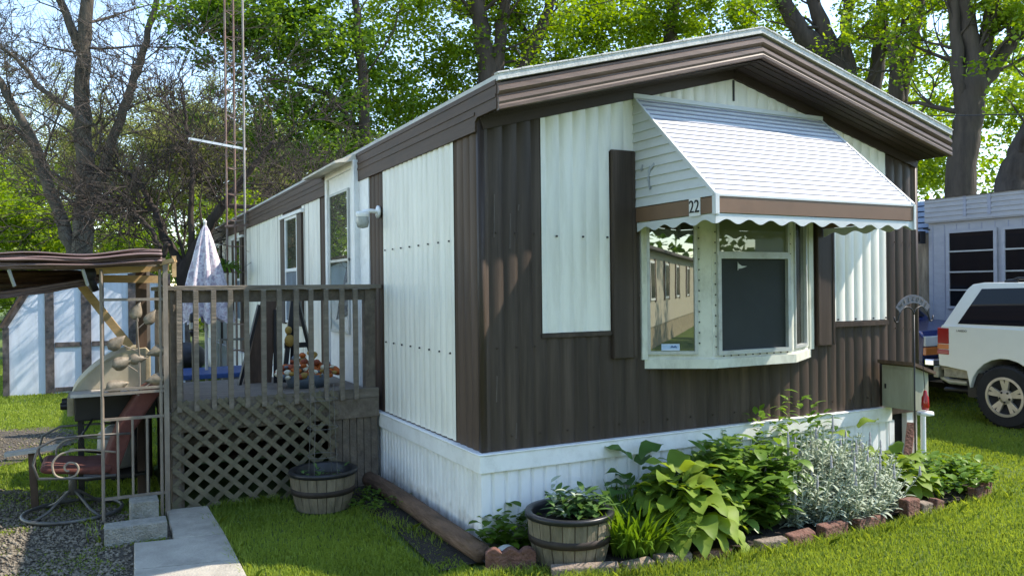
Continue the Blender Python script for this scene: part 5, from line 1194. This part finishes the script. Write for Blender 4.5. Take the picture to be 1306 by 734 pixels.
def lawnpts(n, r0, r1, pw):
    r = r0 * (r1 / r0) ** (RNG.random(n) ** pw); a = RNG.uniform(R(-42), R(42), n) + math.atan2(FW[1], FW[0])
    x, y = CAM[0] + r * np.cos(a), CAM[1] + r * np.sin(a)
    k = ~((x > -.08) & (x < W + .02) & (y > -.03) & (y < YL)) & ~inside_bed(x, y)
    k &= ~((x > -2.06) & (x < -1.44) & (y < 1.16)) & ~((x > -1.8) & (x < -1.46) & (y < 2.0) & (y > 1.1))
    k &= ~((x > -1.75) & (x < 0) & (y > 1.9) & (y < 3.8)) & ~((x > -.22) & (x < 0) & (y > -.25) & (y < 2.1))
    soil = (x > -.45) & (x < 0) & (y > -.1) & (y < 2.1); k &= ~(soil & (RNG.random(n) < .8))
    k &= ~((x > 9.7) & (y < 8)) & ~((x > SX0) & (x < SX1) & (y > SY) & (y < SY + 3.2))
    g1 = ((x + 3.25) / 1.3) ** 2 + ((y - 1.2) / 2.2) ** 2 < 1; patch = np.sin(x * 5 + 1) * np.sin(y * 4.2 + x) + .35 * np.sin(11 * y + 3 * x)
    k &= ~(g1 & ((patch < .2) | (RNG.random(n) < .4))) | (g1 & (y > 1.9) & (x < -2.35) & (RNG.random(n) < .45))
    g2 = ((x + 4.6) / 2.2) ** 2 + ((y - 5.75) / 1.35) ** 2 < 1; k &= ~(g2 & (RNG.random(n) < .93))
    k &= ~((x - BR[0]) ** 2 + (y - BR[1]) ** 2 < .07) & ~((x - BL[0]) ** 2 + (y - BL[1]) ** 2 < .055)
    return x[k], y[k], r[k]
x, y, r = lawnpts(650000, 3.6, 24, .85)
clump = .8 + .35 * np.sin(x * 3.1 + 2 * np.sin(y * 2.3)) * np.sin(y * 2.7 + x)
grass('lawn_grass', x, y, RNG.uniform(.010, .026, len(x)) * clump * (1 + r * .014), (.0010 + r * .00045), M['grassm'], 'mown green lawn grass around the homes')
# rough longer tufts at edges
ex = []
for (xa, ya, xb, yb, n) in ((-.2, -.45, .15, -.6, 300), (.15, -.72, .9, -.9, 700), (.9, -.9, 2.4, -1.0, 900), (2.4, -1.0, 4.2, -.84, 900), (-1.42, .2, -1.44, 1.9, 500), (-1.42, 1.88, -.9, 1.88, 500), (-.45, 1.3, -.2, .2, 260), (-2.2, 1.3, -2.4, 3, 160)):
    t = RNG.random(n); ex.append(np.stack([xa + (xb - xa) * t + RNG.normal(0, .035, n), ya + (yb - ya) * t + RNG.normal(0, .03, n)], -1))
ex = np.concatenate(ex); grass('edge_grass', ex[:, 0], ex[:, 1], RNG.uniform(.025, .075, len(ex)), np.full(len(ex), .0024), M['grassm'], 'longer grass tufts along the bed edging and path')

# ------------------------------------------------------------------ trees
def leaves(centers, radii, per, size, squash=.75, droop=.0):
    """centers (n,3), radii (n,), leaves per clump -> V,F of kite leaves"""
    C = np.repeat(np.asarray(centers), per, 0); Rr = np.repeat(np.asarray(radii), per); n = len(C)
    d_ = RNG.normal(size=(n, 3)); d_ /= np.linalg.norm(d_, axis=1)[:, None]; rad = Rr * RNG.random(n) ** .45
    p = C + d_ * rad[:, None] * np.array([1, 1, squash]); s = size * RNG.uniform(.6, 1.35, n)
    a = RNG.normal(size=(n, 3)); a[:, 2] *= .5; a /= np.linalg.norm(a, axis=1)[:, None]
    b = np.cross(a, RNG.normal(size=(n, 3)) * np.array([.6, .6, 1.2])); b /= np.linalg.norm(b, axis=1)[:, None]; c = np.cross(a, b)
    s = s[:, None]
    v0 = p - a * s * .5; v1 = p + b * s * .38 + c * s * .1; v2 = p + a * s * .55; v3 = p - b * s * .38 + c * s * .1
    V = np.stack([v0, v1, v2, v3], 1).reshape(-1, 3); i = np.arange(n)[:, None] * 4
    return V, np.concatenate([i, i + 1, i + 2, i + 3], 1)
def limb(mb, p, d_, L, r_, rr, n=6, up=.15, wob=.18, sides=6):
    pts = [p.copy()]; rad = [r_]; q_ = p.copy(); dd = d_.normalized()
    for i in range(n):
        dd = (dd + Vector((rr.gauss(0, wob), rr.gauss(0, wob), rr.gauss(0, wob) + up * .4))).normalized(); q_ = q_ + dd * (L / n); pts.append(q_.copy()); rad.append(r_ * (1 - .8 * (i + 1) / n))
    mb.tube(pts, rad, sides, cap=False); return pts, dd
def rdir(rr, ref, ang):
    v = Vector((rr.gauss(0, 1), rr.gauss(0, 1), rr.gauss(0, 1))); v = (v - ref * v.dot(ref)).normalized(); return (ref * math.cos(ang) + v * math.sin(ang)).normalized()
def tree(name, label, trunks, bark, seed, crown=None, leafm=None, twigs=(9, 5, 0), group=None, limbL=2.2, lr=.25, tw_up=.2, leaf_twigs=True, per=26, lsize=.15, extra=None, start=.3, cr=.55):
    """trunks: list of (points, radii); crown: [(centre, (rx,ry,rz), nclumps)]"""
    rr = random.Random(seed); base = trunks[0][0][0]; root = thing(name, label, 'tree', (base.x, base.y, 0), group=group)
    mt = MB(); ml = MB(); tips = []
    for pts, rad in trunks:
        # refine with spline
        pp = []; rd = []; k = len(pts)
        for i in range(k - 1):
            p0, p1, p2, p3 = [pts[max(0, min(k - 1, i + j))] for j in (-1, 0, 1, 2)]
            for j in range(5):
                t = j / 5; pp.append(.5 * ((2 * p1) + (-p0 + p2) * t + (2 * p0 - 5 * p1 + 4 * p2 - p3) * t * t + (-p0 + 3 * p1 - 3 * p2 + p3) * t ** 3) + Vector((rr.gauss(0, .02), rr.gauss(0, .02), 0))); rd.append((rad[i] * (1 - t) + rad[i + 1] * t) * rr.uniform(.95, 1.06))
        pp.append(pts[-1]); rd.append(rad[-1]); mt.tube(pp, rd, 12)
        m_ = len(pp)
        for a in range(twigs[0]):
            i = int(m_ * (start + (1 - start) * rr.random())) ; i = min(i, m_ - 2); dd = (pp[i + 1] - pp[i]).normalized()
            r0 = min(rd[i] * lr * rr.uniform(.7, 1.3), rd[i] * .7); L = limbL * rr.uniform(.6, 1.3)
            l1, e1 = limb(ml, pp[i], rdir(rr, dd, rr.uniform(.7, 1.25)), L, r0, rr, 6, up=tw_up)
            for b in range(twigs[1]):
                j = rr.randint(1, 6); d2 = (l1[j] - l1[j - 1]).normalized()
                l2, e2 = limb(ml, l1[j], rdir(rr, d2, rr.uniform(.4, 1.0)), L * rr.uniform(.35, .6), max(r0 * .4, .009), rr, 5, up=tw_up, sides=4)
                tips.append(l2[-1])
                for c in range(twigs[2]):
                    j2 = rr.randint(1, 5); d3 = (l2[j2] - l2[j2 - 1]).normalized()
                    l3, e3 = limb(ml, l2[j2], rdir(rr, d3, rr.uniform(.4, 1.0)), L * rr.uniform(.14, .32), .0075, rr, 3, up=tw_up, sides=3); tips.append(l3[-1])
    mt.build('trunk', M[bark], root, smooth=True)
    if ml.v: ml.build('branches', M[bark], root, smooth=True)
    cs, rs = [], []
    if leafm:
        if leaf_twigs:
            for t in tips: cs.append(t); rs.append(cr * rr.uniform(.5, 1.1))
        for (c, rad3, nc) in (crown or []):
            for i in range(nc):
                v = Vector((rr.gauss(0, 1), rr.gauss(0, 1), rr.gauss(0, 1))).normalized() * (rr.random() ** .5)
                cs.append((c[0] + v.x * rad3[0], c[1] + v.y * rad3[1], c[2] + v.z * rad3[2])); rs.append(cr * rr.uniform(.5, 1.25))
        if cs:
            V, F = leaves(cs, rs, per, lsize); npmesh('crown', V, F, M[leafm], root, off=root.location)
    return root
def PT(lst, depth):
    return [P(a, b, depth + (c[0] if c else 0)) for a, b, *c in lst]
# A: big bare-ish tree on the left
A1 = PT([(112, 462), (108, 380), (104, 300), (108, 220), (104, 130), (106, 60), (112, -20), (118, -110)], 20)
A2 = PT([(98, 340), (82, 290), (60, 235), (42, 180), (20, 140), (0, 105), (-25, 60), (-50, 0)], 20)
A3 = PT([(112, 270), (135, 200), (158, 140), (172, 100), (190, 40), (205, -20)], 20)
A4 = PT([(112, 160), (85, 135), (55, 115), (20, 75), (-15, 50)], 19.5)
A5 = PT([(102, 62), (84, 20), (70, -20), (50, -60)], 20)
A6 = PT([(45, 190), (20, 165), (-10, 160), (-40, 150)], 20)
tree('bare_tree', 'tall nearly leafless grey tree on the far left against the sky', [(A1, [.31, .27, .25, .22, .19, .17, .14, .1]), (A2, [.17, .16, .14, .12, .1, .09, .07, .05]), (A3, [.13, .13, .11, .1, .08, .06]), (A4, [.09, .075, .06, .045, .03]), (A5, [.12, .1, .08, .05]), (A6, [.09, .07, .05, .03])], 'bark', 5,
     twigs=(20, 8, 7), limbL=2.2, lr=.2, leafm=None, tw_up=.12)
# B: dark gnarled tree
B1 = PT([(236, 482), (232, 400), (236, 345), (250, 315), (272, 280), (300, 240), (330, 205), (350, 180)], 15)
B2 = PT([(236, 345), (214, 310), (200, 275), (182, 240), (165, 222), (130, 215)], 15)
B3 = PT([(245, 320), (244, 260), (243, 200), (238, 150), (230, 100)], 15)
B4 = PT([(215, 310), (205, 330), (196, 300), (170, 270), (140, 262)], 14.6)
B5 = PT([(290, 262), (330, 262), (370, 240)], 15)
tree('bare_tree', 'dark gnarled low tree with dense bare twigs behind the umbrella', [(B1, [.15, .14, .13, .11, .09, .07, .05, .03]), (B2, [.1, .08, .07, .05, .04, .02]), (B3, [.06, .05, .04, .03, .015]), (B4, [.05, .045, .04, .03, .015]), (B5, [.05, .035, .02])], 'barkd', 8,
     twigs=(20, 9, 6), limbL=1.7, lr=.25, leafm=None, tw_up=.1)
GT = 'leafy trees behind the homes'
def crown_at(lst):
    out = []
    for (u, v, dp, ru, rv, nc) in lst:
        c = P(u, v, dp); s = dp / 1019.55; out.append((c, (ru * s, ru * s * .7, rv * s), nc))
    return out
# C: centre maple
C1 = PT([(628, 448), (626, 250), (624, 120), (616, 50), (608, 0), (600, -60)], 23)
C2 = PT([(627, 140), (634, 80), (642, 20), (652, -40)], 23)
C3 = PT([(630, 200), (655, 110), (680, 60), (702, 0), (716, -60)], 23.5)
tree('maple_tree', 'leafy maple with forked dark trunk above the roof edge', [(C1, [.42, .36, .32, .26, .22, .15]), (C2, [.22, .2, .16, .1]), (C3, [.24, .2, .17, .14, .1])], 'barkd', 11, twigs=(9, 4, 0), limbL=2.6,
     crown=crown_at([(560, 60, 24, 130, 120, 150), (480, 180, 23, 90, 110, 90), (680, 60, 25, 120, 60, 60)]), leafm='leafA', per=95, lsize=.115, cr=.6)
# C': maple left of centre, its boughs hang over the left
Cm = PT([(470, 458), (468, 300), (466, 180), (462, 100), (455, 20), (450, -60)], 21)
Cn = PT([(466, 190), (430, 130), (390, 110), (340, 100)], 21)
tree('maple_tree', 'leafy maple left of the forked one, its boughs hanging over the tower', [(Cm, [.22, .19, .16, .13, .1, .08]), (Cn, [.1, .08, .06, .04])], 'barkd', 12, twigs=(9, 4, 0), limbL=2.4,
     crown=crown_at([(400, 60, 21, 110, 100, 120), (300, 20, 20, 100, 60, 70), (450, 210, 21, 90, 90, 80), (340, 170, 22, 50, 60, 24)]), leafm='leafC', per=95, lsize=.11, cr=.58)
# middle right canopy over the gable
Cq = PT([(850, 430), (850, 200), (855, 60), (860, -40)], 27)
tree('maple_tree', 'tree whose canopy shows above the roof ridge', [(Cq, [.35, .3, .25, .15])], 'barkm', 13, twigs=(8, 4, 0), limbL=2.8,
     crown=crown_at([(760, 30, 26, 120, 70, 110), (880, 10, 27, 110, 60, 100), (960, 40, 27, 60, 60, 30)]), leafm='leafA', per=95, lsize=.12, cr=.62)
# D: dark multi-stem tree
D1 = PT([(1095, 440), (1092, 250), (1085, 130), (1055, 75), (1018, 35), (990, -20)], 22)
D2 = PT([(1085, 130), (1060, 60), (1040, 10), (1025, -40)], 22)
D3 = PT([(1088, 120), (1078, 60), (1082, 20), (1092, -40)], 22)
D4 = PT([(1100, 180), (1118, 90), (1124, 30), (1128, -40)], 22)
tree('multi_stem_tree', 'thick dark multi stemmed tree behind the right roof slope', [(D1, [.5, .46, .42, .34, .24, .16]), (D2, [.3, .24, .18, .12]), (D3, [.25, .18, .15, .1]), (D4, [.24, .2, .17, .12])], 'barkd', 15, twigs=(5, 4, 0), limbL=2.0,
     crown=crown_at([(1000, 40, 24, 50, 60, 20), (1040, 100, 25, 50, 60, 22), (1110, 60, 25, 60, 80, 26)]), leafm='leafA', per=80, lsize=.11, cr=.5)
E1 = PT([(1146, 440), (1146, 250), (1143, 150), (1143, 90), (1138, 42)], 20)
E2 = PT([(1146, 150), (1160, 70), (1172, 20), (1180, -40)], 20)
tree('broken_tree', 'slim tree with a broken stub and one tall limb', [(E1, [.26, .22, .2, .17, .12]), (E2, [.16, .13, .12, .09])], 'barkm', 16, twigs=(5, 4, 0), limbL=1.8,
     crown=crown_at([(1165, 180, 22, 40, 60, 22), (1150, 60, 24, 40, 60, 14)]), leafm='leafB', per=80, lsize=.1, cr=.48)
F1 = PT([(1222, 455), (1224, 250), (1232, 170), (1240, 115), (1242, 80), (1232, 20), (1226, -40)], 18)
F2 = PT([(1232, 160), (1222, 100), (1220, 50), (1212, -40)], 18)
F3 = PT([(1242, 110), (1258, 50), (1264, 0), (1268, -60)], 18)
F4 = PT([(1240, 125), (1268, 85), (1298, 40), (1330, -20)], 18)
tree('maple_tree', 'large grey tree forking into four limbs at the upper right', [(F1, [.38, .31, .3, .3, .22, .18, .12]), (F2, [.16, .15, .13, .1]), (F3, [.17, .15, .13, .1]), (F4, [.2, .17, .14, .1])], 'barkm', 17, twigs=(6, 4, 0), limbL=1.8,
     crown=crown_at([(1190, 215, 21, 50, 45, 26), (1290, 150, 21, 50, 90, 36), (1200, 110, 22, 30, 90, 14), (1290, 10, 18, 40, 25, 10)]), leafm='leafB', per=80, lsize=.095, cr=.42)
G1 = PT([(1285, 460), (1285, 270), (1296, 215), (1320, 165), (1350, 110)], 16)
tree('leaning_tree', 'dark trunk leaning out of the right edge behind the neighbour roof', [(G1, [.32, .3, .28, .24, .18])], 'barkd', 18, twigs=(4, 3, 0), limbL=1.6, crown=crown_at([(1400, 20, 16, 90, 60, 40)]), leafm='leafA', per=50, lsize=.12, cr=.5)
# left: bright bushes and trees behind shed
for (u, v, dp, ru, rv, nc, lb, m) in ((30, 300, 24, 60, 50, 60, 'bright green bush behind the shed at the left edge', 'leafB'), (20, 235, 30, 70, 50, 40, 'bright green tree top beyond the bush at the left edge', 'leafB'), (175, 330, 24, 60, 50, 40, 'yellow green bush behind the dark gnarled tree', 'leafB'), (300, 300, 26, 60, 60, 40, 'green bush between gnarled tree and the antenna tower', 'leafB')):
    b = P(u, v, dp); tk = [Vector((b.x, b.y, 0)), Vector((b.x, b.y, b.z * .6)), b]
    tree('bush', lb, [(tk, [.08, .07, .03])], 'bark', int(u) + 3, twigs=(6, 3, 0), limbL=1.2, crown=crown_at([(u, v, dp, ru, rv, nc), (u, v + 70, dp, ru * 1.1, rv, nc)]), leafm=m, per=100, lsize=.11, cr=.55)
# olive hazy trees in the left-centre distance
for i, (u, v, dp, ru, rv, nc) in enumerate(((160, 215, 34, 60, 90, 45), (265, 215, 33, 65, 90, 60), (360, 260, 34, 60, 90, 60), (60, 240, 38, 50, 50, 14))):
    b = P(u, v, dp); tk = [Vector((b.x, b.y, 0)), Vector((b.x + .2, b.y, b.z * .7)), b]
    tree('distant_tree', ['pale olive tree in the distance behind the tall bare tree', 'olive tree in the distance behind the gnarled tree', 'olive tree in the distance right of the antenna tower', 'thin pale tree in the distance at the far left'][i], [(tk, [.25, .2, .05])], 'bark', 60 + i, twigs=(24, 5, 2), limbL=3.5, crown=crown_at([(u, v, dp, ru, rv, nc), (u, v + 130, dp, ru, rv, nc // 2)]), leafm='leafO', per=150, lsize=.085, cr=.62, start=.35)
# far wood behind everything
cs = []; rs = []
for i in range(2300):
    u = random.uniform(-400, 1750); dp = random.uniform(38, 60); top = 190 + 45 * math.sin(u * .013) + (60 if u < 160 else 0) - (110 if 560 < u else 0)
    v = random.uniform(top, 385); p = P(u, v, dp); cs.append(tuple(p)); rs.append(random.uniform(.8, 1.9))
V, F = leaves(cs, rs, 50, .3); tag(npmesh('far_wood', V, F, M['leafA']), 'far belt of green woodland closing the view behind the homes', 'woodland', kind='stuff')
cs = []; rs = []
for i in range(420): a = random.uniform(R(185), R(325)); d0 = random.uniform(34, 42); cs.append((d0 * math.cos(a), d0 * math.sin(a), random.uniform(.5, 9.5))); rs.append(random.uniform(1, 2.4))
V, F = leaves(cs, rs, 40, .6); tag(npmesh('street_wood', V, F, M['leafC']), 'woodland across the street behind the photographer', 'woodland', kind='stuff')
# trees behind the camera: they stand along the street and show only in the window glass
for i, (x, y, h) in enumerate(((-9, -3, 8), (-12, 6, 9), (2, -19, 9), (-11, -17, 10), (9, -17, 9))):
    b = Vector((x, y, h)); tk = [Vector((x, y, 0)), Vector((x + .1, y, h * .5)), b]
    lbs = ['street tree left of the photo, beside the gravel yard', 'street tree left of the shed', 'street tree across the road, straight behind the photographer', 'street tree behind the cream home across the road', 'street tree across the road on the right']
    tree('street_tree', lbs[i], [(tk, [.25, .2, .06])], 'bark', 90 + i, twigs=(10, 4, 0), limbL=2.2, crown=[((x, y, h * .8), (2.6, 2.6, 2.2), 70)], leafm='leafB', per=36, lsize=.2, cr=.7)
# overhead wire
mb = MB(); pts = []
for i in range(25): t = i / 24; p = P(930 + 400 * t, 153 - 8 * t, 16 - 2 * t); pts.append((p.x, p.y, p.z - .25 * math.sin(math.pi * t) * 0)); 
mb.tube(pts, .012, 5); tag(mb.build('overhead_wire', M['black']), 'thin black overhead wire crossing behind the right roof corner', 'wire')
